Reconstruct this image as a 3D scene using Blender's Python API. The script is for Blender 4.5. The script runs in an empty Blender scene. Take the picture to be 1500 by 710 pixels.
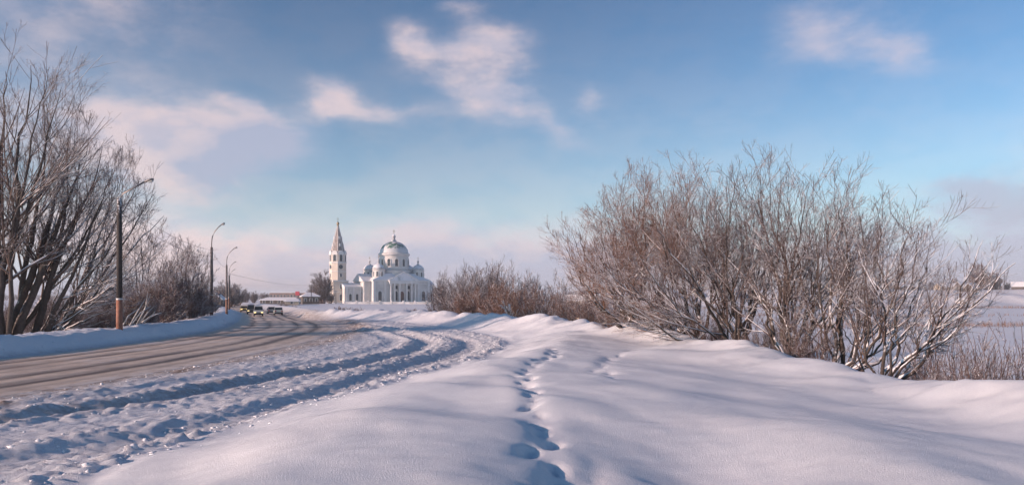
import bpy, math
import numpy as np
from mathutils import Vector

SC = bpy.context.scene
COL = SC.collection
F = 1177.0            # focal length in photo pixels, used to turn bearings into metres
EYE = 2.6
R = math.radians


def LX(px, d):
    return (px - 750.0) / F * d


def ZZ(py, d):
    return EYE + (437.0 - py) / F * d


# ------------------------------------------------------------------ materials
def new_mat(name):
    m = bpy.data.materials.new(name)
    m.use_nodes = True
    nt = m.node_tree
    b = nt.nodes['Principled BSDF']
    return m, nt, b


def nd(nt, typ, **kw):
    n = nt.nodes.new(typ)
    for k, v in kw.items():
        if k.startswith('i_'):
            key = k[2:]
            key = int(key) if key.isdigit() else key.replace('_', ' ')
            n.inputs[key].default_value = v
        else:
            setattr(n, k, v)
    return n


def mixc(nt, fac, a, b):
    n = nt.nodes.new('ShaderNodeMix')
    n.data_type = 'RGBA'
    for sock, v in ((0, fac), (6, a), (7, b)):
        if isinstance(v, (int, float)):
            n.inputs[sock].default_value = v
        elif isinstance(v, tuple):
            n.inputs[sock].default_value = (*v, 1) if len(v) == 3 else v
        else:
            nt.links.new(v, n.inputs[sock])
    return n.outputs[2]


def math_n(nt, op, a, b=None, c=None, clamp=False):
    n = nt.nodes.new('ShaderNodeMath')
    n.operation = op
    n.use_clamp = clamp
    for i, v in enumerate((a, b, c)):
        if v is None:
            continue
        if isinstance(v, (int, float)):
            n.inputs[i].default_value = v
        else:
            nt.links.new(v, n.inputs[i])
    return n.outputs[0]


def ramp(nt, x, lo, hi, smooth=True):
    n = nt.nodes.new('ShaderNodeMapRange')
    n.interpolation_type = 'SMOOTHSTEP' if smooth else 'LINEAR'
    nt.links.new(x, n.inputs[0])
    n.inputs[1].default_value = lo
    n.inputs[2].default_value = hi
    return n.outputs[0]


def noise_n(nt, scale, detail=4, rough=0.55, coord='Object', vec=None):
    n = nd(nt, 'ShaderNodeTexNoise', i_Scale=scale, i_Detail=detail, i_Roughness=rough)
    if vec is None:
        tc = nt.nodes.new('ShaderNodeTexCoord')
        vec = tc.outputs[coord]
    nt.links.new(vec, n.inputs['Vector'])
    return n.outputs[0]


def plain(name, col, rough=0.7, var=0.12, scale=3.0, metal=0.0, bump=0.0):
    m, nt, b = new_mat(name)
    f = noise_n(nt, scale)
    dark = tuple(c * (1 - var) for c in col)
    light = tuple(min(1, c * (1 + var)) for c in col)
    nt.links.new(mixc(nt, ramp(nt, f, .3, .7), dark, light), b.inputs['Base Color'])
    b.inputs['Roughness'].default_value = rough
    b.inputs['Metallic'].default_value = metal
    if bump:
        bn = nd(nt, 'ShaderNodeBump', i_Strength=bump, i_Distance=.05)
        nt.links.new(noise_n(nt, scale * 6), bn.inputs['Height'])
        nt.links.new(bn.outputs[0], b.inputs['Normal'])
    return m


def snowed(name, col, amount=.45, scale=2.0, soft=.15, rough=.8, var=.25, nscale=None):
    """a surface whose upward faces carry settled snow"""
    m, nt, b = new_mat(name)
    g = nt.nodes.new('ShaderNodeNewGeometry')
    sx = nt.nodes.new('ShaderNodeSeparateXYZ')
    nt.links.new(g.outputs['Normal'], sx.inputs[0])
    f = noise_n(nt, nscale or scale, 3)
    f2 = noise_n(nt, scale * 1.7, 3)
    k = math_n(nt, 'ADD', sx.outputs[2], math_n(nt, 'MULTIPLY_ADD', f, 1.1, -.55))
    msk = ramp(nt, k, 1 - amount * 1.6 - soft, 1 - amount * 1.6 + soft)
    dark = tuple(c * (1 - var) for c in col)
    light = tuple(c * (1 + var) for c in col)
    c1 = mixc(nt, ramp(nt, f2, .3, .7), dark, light)
    nt.links.new(mixc(nt, msk, c1, (.84, .85, .88)), b.inputs['Base Color'])
    b.inputs['Roughness'].default_value = rough
    return m


def make_mats():
    M = {}
    # ground snow with dirt attribute
    m, nt, b = new_mat('snow_ground')
    at = nd(nt, 'ShaderNodeAttribute', attribute_name='dirt')
    f = noise_n(nt, 1.6, 6, .65)
    f3 = noise_n(nt, 9, 5, .7)
    ff = math_n(nt, 'ADD', math_n(nt, 'MULTIPLY', f, .5), math_n(nt, 'MULTIPLY', f3, .5))
    k = math_n(nt, 'MULTIPLY', at.outputs['Fac'], ramp(nt, ff, .28, .66), clamp=True)
    clean = mixc(nt, ramp(nt, noise_n(nt, .6, 4), .35, .7), (.84, .86, .89), (.88, .885, .90))
    gsp = noise_n(nt, 38, 5, .8)
    clean = mixc(nt, ramp(nt, gsp, .36, .64), mixc(nt, .22, clean, (.45, .48, .56)), clean)
    nt.links.new(mixc(nt, k, clean, (.27, .205, .165)), b.inputs['Base Color'])
    b.inputs['Roughness'].default_value = .62
    b.inputs['Specular IOR Level'].default_value = .25
    bn = nd(nt, 'ShaderNodeBump', i_Strength=.85, i_Distance=.018)
    gr = noise_n(nt, 55, 4, .7)
    nt.links.new(gr, bn.inputs['Height'])
    bn2 = nd(nt, 'ShaderNodeBump', i_Strength=.5, i_Distance=.03)
    nt.links.new(math_n(nt, 'MULTIPLY', noise_n(nt, 14, 6, .7), nd(nt, 'ShaderNodeAttribute', attribute_name='churn').outputs['Fac']), bn2.inputs['Height'])
    nt.links.new(bn.outputs[0], bn2.inputs['Normal'])
    nt.links.new(bn2.outputs[0], b.inputs['Normal'])
    M['snow_ground'] = m
    # road
    m, nt, b = new_mat('slush_road')
    uv = nt.nodes.new('ShaderNodeUVMap')
    sep = nt.nodes.new('ShaderNodeSeparateXYZ')
    nt.links.new(uv.outputs[0], sep.inputs[0])
    U = sep.outputs[0]           # metres across the road
    S = sep.outputs[1]           # metres along
    comb = nt.nodes.new('ShaderNodeCombineXYZ')
    nt.links.new(math_n(nt, 'MULTIPLY', U, 3.2), comb.inputs[0])
    nt.links.new(math_n(nt, 'MULTIPLY', S, .10), comb.inputs[1])
    streak = noise_n(nt, 1.0, 6, .68, vec=comb.outputs[0])
    comb2 = nt.nodes.new('ShaderNodeCombineXYZ')
    nt.links.new(math_n(nt, 'MULTIPLY', U, 1.0), comb2.inputs[0])
    nt.links.new(math_n(nt, 'MULTIPLY', S, .45), comb2.inputs[1])
    blot = noise_n(nt, 2.2, 7, .7, vec=comb2.outputs[0])
    wob = math_n(nt, 'MULTIPLY_ADD', noise_n(nt, .05, 2, vec=uv.outputs[0]), 1.2, -.6)
    uu = math_n(nt, 'ADD', U, wob)
    tr = None
    for c, w, amp in ((-3.0, .34, .9), (-1.35, .32, .8), (1.25, .36, 1.0), (2.95, .40, 1.1), (-.2, .18, .3), (4.0, .18, .3)):
        q = math_n(nt, 'DIVIDE', math_n(nt, 'SUBTRACT', uu, c), w)
        e = math_n(nt, 'MULTIPLY', math_n(nt, 'EXPONENT', math_n(nt, 'MULTIPLY', math_n(nt, 'MULTIPLY', q, q), -1.0)), amp)
        tr = e if tr is None else math_n(nt, 'ADD', tr, e)
    tr = math_n(nt, 'MULTIPLY', tr, ramp(nt, streak, .22, .55), clamp=True)
    base = mixc(nt, ramp(nt, blot, .3, .72), (.56, .43, .325), (.80, .68, .57))
    base = mixc(nt, math_n(nt, 'MULTIPLY', ramp(nt, streak, .45, .7), .5), base, (.66, .55, .45))
    pat = noise_n(nt, .22, 5, .7, vec=uv.outputs[0])
    base = mixc(nt, math_n(nt, 'MULTIPLY', ramp(nt, pat, .52, .66), .55), base, (.40, .325, .28))
    base = mixc(nt, math_n(nt, 'MULTIPLY', ramp(nt, pat, .47, .36), .5), base, (.80, .74, .69))
    base = mixc(nt, tr, base, (.135, .108, .094))
    edge = ramp(nt, math_n(nt, 'ADD', math_n(nt, 'ABSOLUTE', U), math_n(nt, 'MULTIPLY_ADD', blot, 2.4, -1.2)), 4.0, 5.4)
    base = mixc(nt, edge, base, (.74, .68, .63))
    nt.links.new(base, b.inputs['Base Color'])
    b.inputs['Roughness'].default_value = .6
    bn = nd(nt, 'ShaderNodeBump', i_Strength=.4, i_Distance=.03)
    nt.links.new(math_n(nt, 'ADD', blot, streak), bn.inputs['Height'])
    nt.links.new(bn.outputs[0], b.inputs['Normal'])
    M['road'] = m
    M['clod'] = plain('snow_clod', (.74, .75, .78), 1.0, .06, 4)
    M['clod'].node_tree.nodes['Principled BSDF'].inputs['Specular IOR Level'].default_value = 0
    M['snow'] = plain('settled_snow', (.85, .86, .89), .65, .03, 2)
    M['bark'] = snowed('dark_bark', (.055, .045, .040), .33, 5)
    M['twig'] = snowed('brown_twigs', (.130, .092, .076), .35, 7)
    M['willow'] = snowed('willow_bark', (.072, .056, .048), .36, 6)
    M['willow_twig'] = snowed('willow_twigs', (.115, .080, .070), .35, 8)
    M['scrub'] = snowed('scrub_twigs', (.135, .090, .080), .34, 8)
    M['rust_twig'] = snowed('rust_twigs', (.185, .100, .066), .32, 8)
    M['far_twig'] = snowed('frosted_twigs', (.115, .090, .088), .36, 2)
    M['leaf'] = plain('dry_leaf', (.24, .115, .055), .8, .45, 3)
    M['reed'] = plain('dry_reed', (.23, .15, .115), .8, .3, .3)
    M['wall'] = plain('church_limewash', (.66, .64, .61), .85, .13, .35, bump=.1)
    M['trim'] = plain('church_trim', (.76, .75, .73), .85, .05, .6)
    M['tower'] = plain('tower_limewash', (.68, .60, .51), .85, .08, .3)
    M['glass'] = plain('window_glass', (.05, .065, .08), .15, .2, .5)
    M['door'] = plain('church_door', (.16, .10, .08), .6, .2, 2)
    m, nt, b = new_mat('dome_metal')
    g = nt.nodes.new('ShaderNodeNewGeometry')
    sx = nt.nodes.new('ShaderNodeSeparateXYZ')
    nt.links.new(g.outputs['Normal'], sx.inputs[0])
    tc = nt.nodes.new('ShaderNodeTexCoord')
    pp = nt.nodes.new('ShaderNodeSeparateXYZ')
    nt.links.new(tc.outputs['Object'], pp.inputs[0])
    f = noise_n(nt, .55, 4, .65)
    side = ramp(nt, math_n(nt, 'ADD', math_n(nt, 'MULTIPLY', pp.outputs[0], -.5), math_n(nt, 'MULTIPLY', pp.outputs[1], -.55)), .3, 2.6)
    hi = ramp(nt, pp.outputs[2], 26.6, 27.4)
    gr = math_n(nt, 'MULTIPLY', math_n(nt, 'MULTIPLY', side, hi), ramp(nt, f, .44, .53))
    nt.links.new(mixc(nt, gr, (.62, .64, .65), (.07, .17, .13)), b.inputs['Base Color'])
    b.inputs['Roughness'].default_value = .6
    M['dome'] = m
    M['cap'] = snowed('turret_roof', (.46, .47, .48), .42, .6)
    M['roof'] = snowed('snowy_church_roof', (.22, .30, .30), .75, .25)
    M['gold'] = plain('cross_metal', (.33, .26, .16), .4, .1, 1, .6)
    M['tent'] = snowed('tent_roof', (.36, .31, .285), .28, .7)
    M['pole'] = snowed('tarred_pole', (.040, .034, .032), .22, 9)
    M['orange'] = plain('rust_orange_paint', (.29, .125, .08), .7, .25, 4)
    M['brownfoot'] = plain('brown_paint', (.23, .115, .075), .75, .25, 4)
    M['whiteband'] = plain('white_band', (.70, .68, .66), .7, .1, 4)
    M['concrete'] = plain('pole_concrete', (.16, .14, .135), .85, .2, 2)
    M['steel'] = plain('lamp_steel', (.20, .19, .19), .5, .15, 3, .4)
    M['wire'] = plain('black_wire', (.07, .065, .065), .6, .1, 1)
    M['brick'] = plain('dull_brick', (.25, .17, .145), .85, .2, .4)
    M['wood'] = plain('dark_boards', (.10, .085, .075), .85, .25, .6)
    M['paleboard'] = plain('pale_boards', (.42, .36, .28), .8, .2, .6)
    M['red'] = plain('red_paint', (.55, .06, .09), .6, .1, 1)
    M['stone'] = snowed('churchyard_masonry', (.62, .62, .62), .4, .3)
    M['carwhite'] = plain('white_car_paint', (.55, .56, .56), .3, .04, 1)
    M['cargrey'] = plain('grey_car_paint', (.22, .24, .27), .3, .06, 1)
    M['cargreen'] = plain('pale_car_paint', (.46, .53, .50), .3, .04, 1)
    M['cardark'] = plain('dark_truck_paint', (.055, .06, .075), .4, .2, 1)
    M['caryellow'] = plain('dirty_yellow_paint', (.45, .33, .12), .4, .1, 1)
    M['carglass'] = plain('car_glass', (.02, .03, .035), .08, .1, 1)
    M['tyre'] = plain('tyre_rubber', (.025, .025, .025), .9, .2, 6)
    M['bumper'] = plain('black_plastic', (.03, .03, .032), .6, .2, 4)
    M['tail'] = plain('tail_lamp', (.38, .02, .02), .3, .1, 4)
    m, nt, b = new_mat('headlamp_on')
    b.inputs['Base Color'].default_value = (.8, .7, .45, 1)
    b.inputs['Emission Color'].default_value = (1, .72, .28, 1)
    b.inputs['Emission Strength'].default_value = 1.2
    M['lamp_on'] = m
    M['lamp_off'] = plain('headlamp_glass', (.6, .62, .6), .15, .1, 4)
    return M


M = make_mats()


# ------------------------------------------------------------------ object helpers
def link_mesh(name, me, parent=None):
    o = bpy.data.objects.new(name, me)
    COL.objects.link(o)
    if parent is not None:
        o.parent = parent
    return o


def tag(o, label=None, cat=None, group=None, kind=None):
    if label:
        o['label'] = label
    if cat:
        o['category'] = cat
    if group:
        o['group'] = group
    if kind:
        o['kind'] = kind
    return o


def empty(name, loc, rz=0, label=None, cat=None, group=None):
    o = bpy.data.objects.new(name, None)
    o.empty_display_size = .3
    COL.objects.link(o)
    o.location = loc
    o.rotation_euler = (0, 0, rz)
    return tag(o, label, cat, group)


def dup(root, loc, rz, label, group=None, scale=1.0, cat=None):
    """a copy of a thing with copies of its parts and their sub-parts"""
    r = root.copy()
    COL.objects.link(r)
    r.location = loc
    r.rotation_euler = (0, 0, rz)
    r.scale = (scale,) * 3 if isinstance(scale, (int, float)) else scale
    r['label'] = label
    if group:
        r['group'] = group
    if cat:
        r['category'] = cat
    for ch in list(root.children):
        c = ch.copy()
        COL.objects.link(c)
        c.parent = r
        for g in list(ch.children):
            d = g.copy()
            COL.objects.link(d)
            d.parent = c
    return r


def fast_mesh(name, V, Q=None, T=None, mat=None, smooth=True, mats=None, midx=None):
    """V (n,3), Q (m,4) quads, T (k,3) triangles"""
    me = bpy.data.meshes.new(name)
    V = np.asarray(V, dtype=np.float32).reshape(-1, 3)
    nq = 0 if Q is None else len(Q)
    ntr = 0 if T is None else len(T)
    me.vertices.add(len(V))
    me.vertices.foreach_set('co', V.ravel())
    loops = []
    if nq:
        loops.append(np.asarray(Q, dtype=np.int32).ravel())
    if ntr:
        loops.append(np.asarray(T, dtype=np.int32).ravel())
    L = np.concatenate(loops) if loops else np.zeros(0, np.int32)
    me.loops.add(len(L))
    me.loops.foreach_set('vertex_index', L)
    me.polygons.add(nq + ntr)
    st = np.concatenate([np.arange(nq) * 4, nq * 4 + np.arange(ntr) * 3]).astype(np.int32)
    me.polygons.foreach_set('loop_start', st)
    me.polygons.foreach_set('use_smooth', np.full(nq + ntr, smooth, dtype=bool))
    for mm in (mats or [mat]):
        me.materials.append(mm)
    if midx is not None:
        me.polygons.foreach_set('material_index', np.asarray(midx, dtype=np.int32))
    me.update(calc_edges=True)
    return me


class MB:
    """collects polygons, builds ONE mesh object"""

    def __init__(self):
        self.v, self.f = [], []

    def add(self, vs, fs):
        o = len(self.v)
        self.v += [tuple(p) for p in vs]
        self.f += [tuple(i + o for i in f) for f in fs]
        return self

    def box(self, x0, x1, y0, y1, z0, z1):
        vs = [(x, y, z) for z in (z0, z1) for (x, y) in ((x0, y0), (x1, y0), (x1, y1), (x0, y1))]
        return self.add(vs, [(3, 2, 1, 0), (4, 5, 6, 7), (0, 1, 5, 4), (1, 2, 6, 5), (2, 3, 7, 6), (3, 0, 4, 7)])

    def prism(self, outline, fn):
        """outline: list of 2D points; fn(p, k) -> 3D for the two ends k=0,1"""
        n = len(outline)
        vs = [fn(p, 0) for p in outline] + [fn(p, 1) for p in outline]
        fs = [tuple(range(n - 1, -1, -1)), tuple(range(n, 2 * n))]
        fs += [(i, (i + 1) % n, n + (i + 1) % n, n + i) for i in range(n)]
        return self.add(vs, fs)

    def lathe(self, prof, cx=0, cy=0, seg=24, ph=0.0, cap=True):
        vs, fs = [], []
        for (r, z) in prof:
            for k in range(seg):
                a = 2 * math.pi * k / seg + ph
                vs.append((cx + r * math.cos(a), cy + r * math.sin(a), z))
        for i in range(len(prof) - 1):
            for k in range(seg):
                k2 = (k + 1) % seg
                fs.append((i * seg + k, i * seg + k2, (i + 1) * seg + k2, (i + 1) * seg + k))
        if cap:
            fs.append(tuple(range(seg - 1, -1, -1)))
            fs.append(tuple((len(prof) - 1) * seg + k for k in range(seg)))
        return self.add(vs, fs)

    def tube(self, pts, rad, n=8):
        pts = [Vector(p) for p in pts]
        rad = rad if isinstance(rad, (list, tuple)) else [rad] * len(pts)
        vs, fs = [], []
        for i, p in enumerate(pts):
            t = (pts[min(i + 1, len(pts) - 1)] - pts[max(i - 1, 0)]).normalized()
            ref = Vector((0, 0, 1)) if abs(t.z) < .9 else Vector((1, 0, 0))
            a = t.cross(ref).normalized()
            b = t.cross(a)
            for k in range(n):
                w = 2 * math.pi * k / n
                vs.append(p + (a * math.cos(w) + b * math.sin(w)) * rad[i])
        for i in range(len(pts) - 1):
            for k in range(n):
                k2 = (k + 1) % n
                fs.append((i * n + k, i * n + k2, (i + 1) * n + k2, (i + 1) * n + k))
        fs.append(tuple(range(n - 1, -1, -1)))
        fs.append(tuple((len(pts) - 1) * n + k for k in range(n)))
        return self.add(vs, fs)

    def arch(self, o, th, w, h, d0, d1, flat=False, seg=8):
        """arched slab on a wall: o = foot centre, th = outward bearing, from d0 to d1 off the wall"""
        n = (math.cos(th), math.sin(th))
        t = (-n[1], n[0])
        out = arch_outline(w, h, flat, seg)
        return self.prism(out, lambda p, k: (o[0] + t[0] * p[0] + n[0] * (d1 if k else d0),
                                             o[1] + t[1] * p[0] + n[1] * (d1 if k else d0), o[2] + p[1]))

    def ring(self, o, th, w, h, b, d0, d1, flat=False, seg=8):
        n = (math.cos(th), math.sin(th))
        t = (-n[1], n[0])
        A = arch_outline(w + 2 * b, h + b, flat, seg)
        B = arch_outline(w, h, flat, seg)
        m = len(A)
        f = lambda p, d: (o[0] + t[0] * p[0] + n[0] * d, o[1] + t[1] * p[0] + n[1] * d, o[2] + p[1])
        vs = [f(p, d0) for p in A] + [f(p, d1) for p in A] + [f(p, d1) for p in B] + [f(p, d0) for p in B]
        fs = []
        for i in range(m - 1):
            for r in range(3):
                fs.append((r * m + i, r * m + i + 1, (r + 1) * m + i + 1, (r + 1) * m + i))
        return self.add(vs, fs)

    def build(self, name, mat, parent=None, smooth=False, angle=None):
        me = bpy.data.meshes.new(name)
        me.from_pydata(self.v, [], self.f)
        me.materials.append(mat)
        me.update()
        o = link_mesh(name, me, parent)
        if smooth:
            me.polygons.foreach_set('use_smooth', [True] * len(me.polygons))
            if angle:
                try:
                    me.set_sharp_from_angle(angle=angle)
                except Exception:
                    pass
        return o


def arch_outline(w, h, flat, seg):
    if flat:
        return [(w / 2, 0), (w / 2, h), (-w / 2, h), (-w / 2, 0)]
    pts = [(w / 2, 0)]
    for k in range(seg + 1):
        a = math.pi * k / seg
        pts.append((w / 2 * math.cos(a), h - w / 2 + w / 2 * math.sin(a)))
    pts.append((-w / 2, 0))
    return pts


# ------------------------------------------------------------------ noise
def _hash(ix, iy, seed):
    n = (ix.astype(np.int64) * 374761393 + iy.astype(np.int64) * 668265263 + seed * 974711) & 0x7fffffff
    n = ((n ^ (n >> 13)) * 1274126177) & 0x7fffffff
    return ((n ^ (n >> 16)) & 0xffff) / 65535.0


def vnoise(x, y, seed=0):
    ix, iy = np.floor(x), np.floor(y)
    fx, fy = x - ix, y - iy
    fx = fx * fx * fx * (fx * (fx * 6 - 15) + 10)
    fy = fy * fy * fy * (fy * (fy * 6 - 15) + 10)
    a = _hash(ix, iy, seed)
    b = _hash(ix + 1, iy, seed)
    c = _hash(ix, iy + 1, seed)
    d = _hash(ix + 1, iy + 1, seed)
    return (a * (1 - fx) + b * fx) * (1 - fy) + (c * (1 - fx) + d * fx) * fy - .5


def fbm(x, y, seed=0, oct=4, gain=.5):
    s, a, t = 0, 1.0, 0
    for k in range(oct):
        c, q = math.cos(k * .7), math.sin(k * .7)
        s = s + a * vnoise((x * c - y * q) * 2 ** k + 17.3 * k, (x * q + y * c) * 2 ** k - 9.1 * k, seed + k)
        t += a
        a *= gain
    return s / t * 2      # about -1..1


def sstep(a, b, x):
    t = np.clip((x - a) / (b - a), 0, 1)
    return t * t * (3 - 2 * t)


def gauss(x, w):
    return np.exp(-(x / w) ** 2)


# ------------------------------------------------------------------ plan of the place (metres; camera stands at the origin, looking along +y)
def curve(pts, y0=-60., y1=4200., sm=3.0):
    """lateral position as a smooth function of distance"""
    pts = sorted(pts)
    ys = np.array([p[0] for p in pts], float)
    xs = np.array([p[1] for p in pts], float)
    g = np.concatenate([np.arange(y0, 150, .25), np.arange(150, y1, 5.)])
    # monotone-ish cubic through the points, ends extended linearly
    m = np.gradient(xs, ys)
    k = np.clip(np.searchsorted(ys, g) - 1, 0, len(ys) - 2)
    h = ys[k + 1] - ys[k]
    t = (g - ys[k]) / h
    tc = np.clip(t, 0, 1)
    v = ((2 * tc**3 - 3 * tc**2 + 1) * xs[k] + (tc**3 - 2 * tc**2 + tc) * h * m[k]
         + (-2 * tc**3 + 3 * tc**2) * xs[k + 1] + (tc**3 - tc**2) * h * m[k + 1])
    v = v + np.where(t < 0, t * h * m[0], 0) + np.where(t > 1, (t - 1) * h * m[-1], 0)
    d = np.gradient(v, g)
    return g, v, 1 / np.sqrt(1 + d * d)


ROAD = curve([(-30, -27), (0, -21), (18, -18.6), (34, -17.2), (52, -17.6), (70, -20.2), (91, -26), (112, -33), (135, -40.6),
              (160, -49), (195, -62), (240, -80.5), (310, -110), (380, -142), (600, -250), (1500, -700)])
CREST = curve([(-30, 10.5), (0, 9.6), (10, 9.2), (14, 8.9), (16, 8.3), (20, 7.7), (32, 6.7), (43, 4.4), (57, 1.4), (69, -2.9), (85, -9.6),
               (98, -15.6), (112, -24), (124, -29.6), (135, -33.6), (160, -41.5), (195, -54), (240, -72), (310, -101), (380, -133), (600, -240), (1500, -690)])
RUTB = curve([(4, -12), (11.7, -7.5), (13, -6.7), (15.6, -5.5), (18.4, -4.95), (21.1, -4.5), (28.5, -3.6), (33.8, -2.6), (39.8, -2.2), (48, -3.2),
              (55, -5.4), (67, -10), (82, -17.0), (100, -26)])
RUTA = curve([(4, -15), (15.6, -9.9), (17.5, -9.0), (19, -8.3), (24, -7.2), (27.3, -6.0), (32.6, -5.0), (39.8, -4.5), (45, -4.8), (52, -6.7),
              (64, -11.0), (79, -18.2), (100, -29)])
EDGE = curve([(0, -8.2), (6, -6.2), (9.5, -5.5), (10.7, -5.3), (12.7, -5.1), (15.9, -4.6), (19.2, -3.9), (24, -2.8), (30.5, -1.2), (38, -.2), (45.4, -.4),
              (55, -2.5), (68, -6.6), (86, -14.6), (100, -22), (112, -27.5), (124, -32.5), (160, -44), (400, -145), (1500, -693)])
EDGE0 = EDGE


def lat(C, x, y):
    """signed distance to the right of a curve"""
    f = np.interp(y, C[0], C[1])
    c = np.interp(y, C[0], C[2])
    return (x - f) * c


PRINTS = []


def foot_trail(pts, step, side, seed, ks=1.0):
    rg = np.random.default_rng(seed)
    pts = np.array(pts, float)
    seg = np.linalg.norm(np.diff(pts, axis=0), axis=1)
    s = np.concatenate([[0], np.cumsum(seg)])
    k = 0
    for q in np.arange(0, s[-1], step):
        x = np.interp(q, s, pts[:, 0])
        y = np.interp(q, s, pts[:, 1])
        q = float(np.clip(q + rg.normal(0, .10), 0, s[-1]))
        q2 = min(q + .3, s[-1])
        dx, dy = np.interp(q2, s, pts[:, 0]) - np.interp(q2 - .3, s, pts[:, 0]), np.interp(q2, s, pts[:, 1]) - np.interp(q2 - .3, s, pts[:, 1])
        a = math.atan2(dy, dx)
        sg = side if k % 2 else -side
        PRINTS.append((x - math.sin(a) * sg + rg.normal(0, .045), y + math.cos(a) * sg + rg.normal(0, .05), a + rg.normal(0, .22),
                       ks * rg.uniform(.6, 1.2)))
        k += 1


DIP = lambda y: -.62 * sstep(80, 130, y) * (1 - sstep(200, 320, y))

foot_trail([(.62, 5.5), (.42, 7.4), (.40, 9.1), (.32, 11.9), (.26, 14.6), (.25, 18), (.55, 20.4), (1.0, 22.5), (1.5, 27)], .52, .075, 3)
foot_trail([(.95, 5.2), (.70, 7.2), (.8, 8.6)], .55, .08, 5, .75)
foot_trail([(2.1, 17.2), (2.2, 20), (2.9, 24), (4.2, 27.5)], .8, .08, 4, .8)


def height(x, y, full=False):
    x = np.asarray(x, float)
    y = np.asarray(y, float)
    u = lat(ROAD, x, y)
    c = lat(CREST, x, y)
    e = lat(EDGE, x, y)
    n_low = fbm(x * .06, y * .06, 1, 3)
    n_mid = fbm(x * .35, y * .35, 5, 3)
    n_lump = fbm(x * 1.1, y * 1.1, 9, 4, .6)
    n_fine = fbm(x * 3.4, y * 3.4, 15, 4, .62)
    n_gr = fbm(x * 6.3, y * 5.6, 83, 4, .7)
    n_gr = n_gr + .6 * np.clip(fbm(x * 4.6, y * 4.0, 87, 2), 0, 1)
    near = 1 - sstep(60, 140, y)
    # ---- left of the road: ploughed bank and low ground behind
    ul = -u - 5.1 - .25 * n_mid - .12 * n_lump
    bank = sstep(0, 1.7, ul) * (.80 + .16 * n_mid + .12 * n_lump) * (1 - sstep(2.2, 6.5, ul))
    zl = bank + sstep(3, 8, ul) * (-.35 + .35 * n_low) + .03 * n_fine * sstep(0, .6, ul)
    zl = zl + (.05 * n_fine + .06 * n_gr) * bank
    # ---- right of the road
    ur = u - 5.1 + .4 * n_mid + .25 * n_lump
    sh = sstep(0, 2.6, ur)
    churn = sstep(.3, 1.6, ur) * (1 - sstep(-.7, .15, e + .35 * n_lump)) * (1 - sstep(85, 110, y))
    rdg = 1 - np.abs(fbm(x * .9, y * .55, 21, 4, .6)) * 2
    zc = .24 * sh + churn * (.018 * n_lump + .030 * n_gr + .022 * n_mid + .02 * rdg + .045 * fbm(x * 8, y * 8, 71, 3, .65))
    ra = lat(RUTA, x, y) + .12 * n_mid
    rb = lat(RUTB, x, y) + .12 * n_mid
    for r_, dp in ((ra, .155), (rb, .15), (ra + 1.7, .07), (rb - .75, .06)):
        zc = zc - churn * dp * np.exp(-(np.abs(r_ + .14 * n_lump + .08 * n_gr) / .52) ** 3) * (.9 + .35 * n_lump + .30 * n_gr) + churn * .3 * dp * gauss(np.abs(r_) - .92, .42) * (.85 + .35 * n_lump + .9 * n_gr)
    # a windrow along the outer edge of the churned strip
    zc = zc + .075 * gauss(e + .45, .45) * (.85 + .35 * n_lump + .9 * n_gr) * (1 - sstep(85, 105, y)) * sstep(.5, 2, ur)
    # ---- smooth drifted snow on the embankment
    sm = .38 + .62 * sstep(-.2, 3.6, e + .15 * n_mid) - .10 * sstep(30, 100, y)
    mid = sstep(1.5, 4.0, e) * (1 - sstep(35, 70, y))
    sm = sm - mid * (.036 * np.clip(e - 2.5, 0, 9.5))
    und = .12 * fbm(x * .20 + y * .05, y * .16, 31, 2) + .145 * fbm(x * .42 + y * .2, y * .30 - x * .1, 37, 2) + .020 * fbm(x * 1.3 + y * .5, y * .8, 39, 2) + .010 * fbm(x * 2.2 + y * 1.4, y * 4.5 - x * 1.2, 53, 3)
    und = und - .30 * gauss(np.hypot((x - 2.0) / 1.2, (y - 8.8) / 1.5), 1.0) - .08 * gauss(np.hypot((x + 2.6) / 1.6, (y - 8.6) / 1.0), 1.0)
    und = und + .10 * gauss(np.hypot((x - 4.6) / 1.6, (y - 10.5) / 2.2), 1.0) + .07 * gauss(np.hypot((x + 1.3) / 1.2, (y - 10.5) / 2.0), 1.0)
    und = und - .22 * gauss(np.hypot((x + .45) / .9, (y - 29.5) / 3.5), 1.0)
    sm = sm + und * (1 - sstep(90, 140, y))
    ws = sstep(-.5, .5, e + .3 * n_lump * near)
    zr = zc * (1 - ws) + (sm + .004 * n_fine) * ws
    # crest with knobbly lumps, then the embankment falls away
    lump = fbm(y * .28 + 3, x * .12, 41, 3, .6)
    lump2 = np.clip(fbm(y * .75, x * .5, 43, 3, .6), -.3, 1)
    far = sstep(28, 45, y)
    cw = np.where(c < 0, 1.35 + .35 * lump, .75)
    lump3 = fbm(y * .50 + 11, x * .3, 47, 2)
    zr = zr + gauss(c + .25 * lump, cw) * (.30 + .06 * (1 - sstep(35, 70, y)) + .16 * lump + .28 * lump3 + (.20 + .12 * far) * lump2) * (1 - .5 * sstep(110, 200, y))
    tgt = -2.8 + (3.1 * sstep(150, 330, y) * sstep(30, -35, x)) + .35 * n_low
    fall = sstep(.3, 9.5, c)
    zr = zr * (1 - fall) + tgt * fall
    # far bank of the valley with the village on it
    zr = zr + 13.2 * sstep(610, 720, y + 40 * n_low) * sstep(30, 140, x) * sstep(2, 40, c)
    z = np.where(u < 0, zl, zr) + DIP(y) * (1 - .75 * sstep(5, 10, np.abs(u)))
    roadw = 1 - sstep(5.0, 5.25, np.abs(u) - .0)
    z = np.where(np.abs(u) < 5.1, np.minimum(z, DIP(y) - .05 + .09 * sstep(4.2, 5.2, np.abs(u) + .5 * n_lump)), z)
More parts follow.
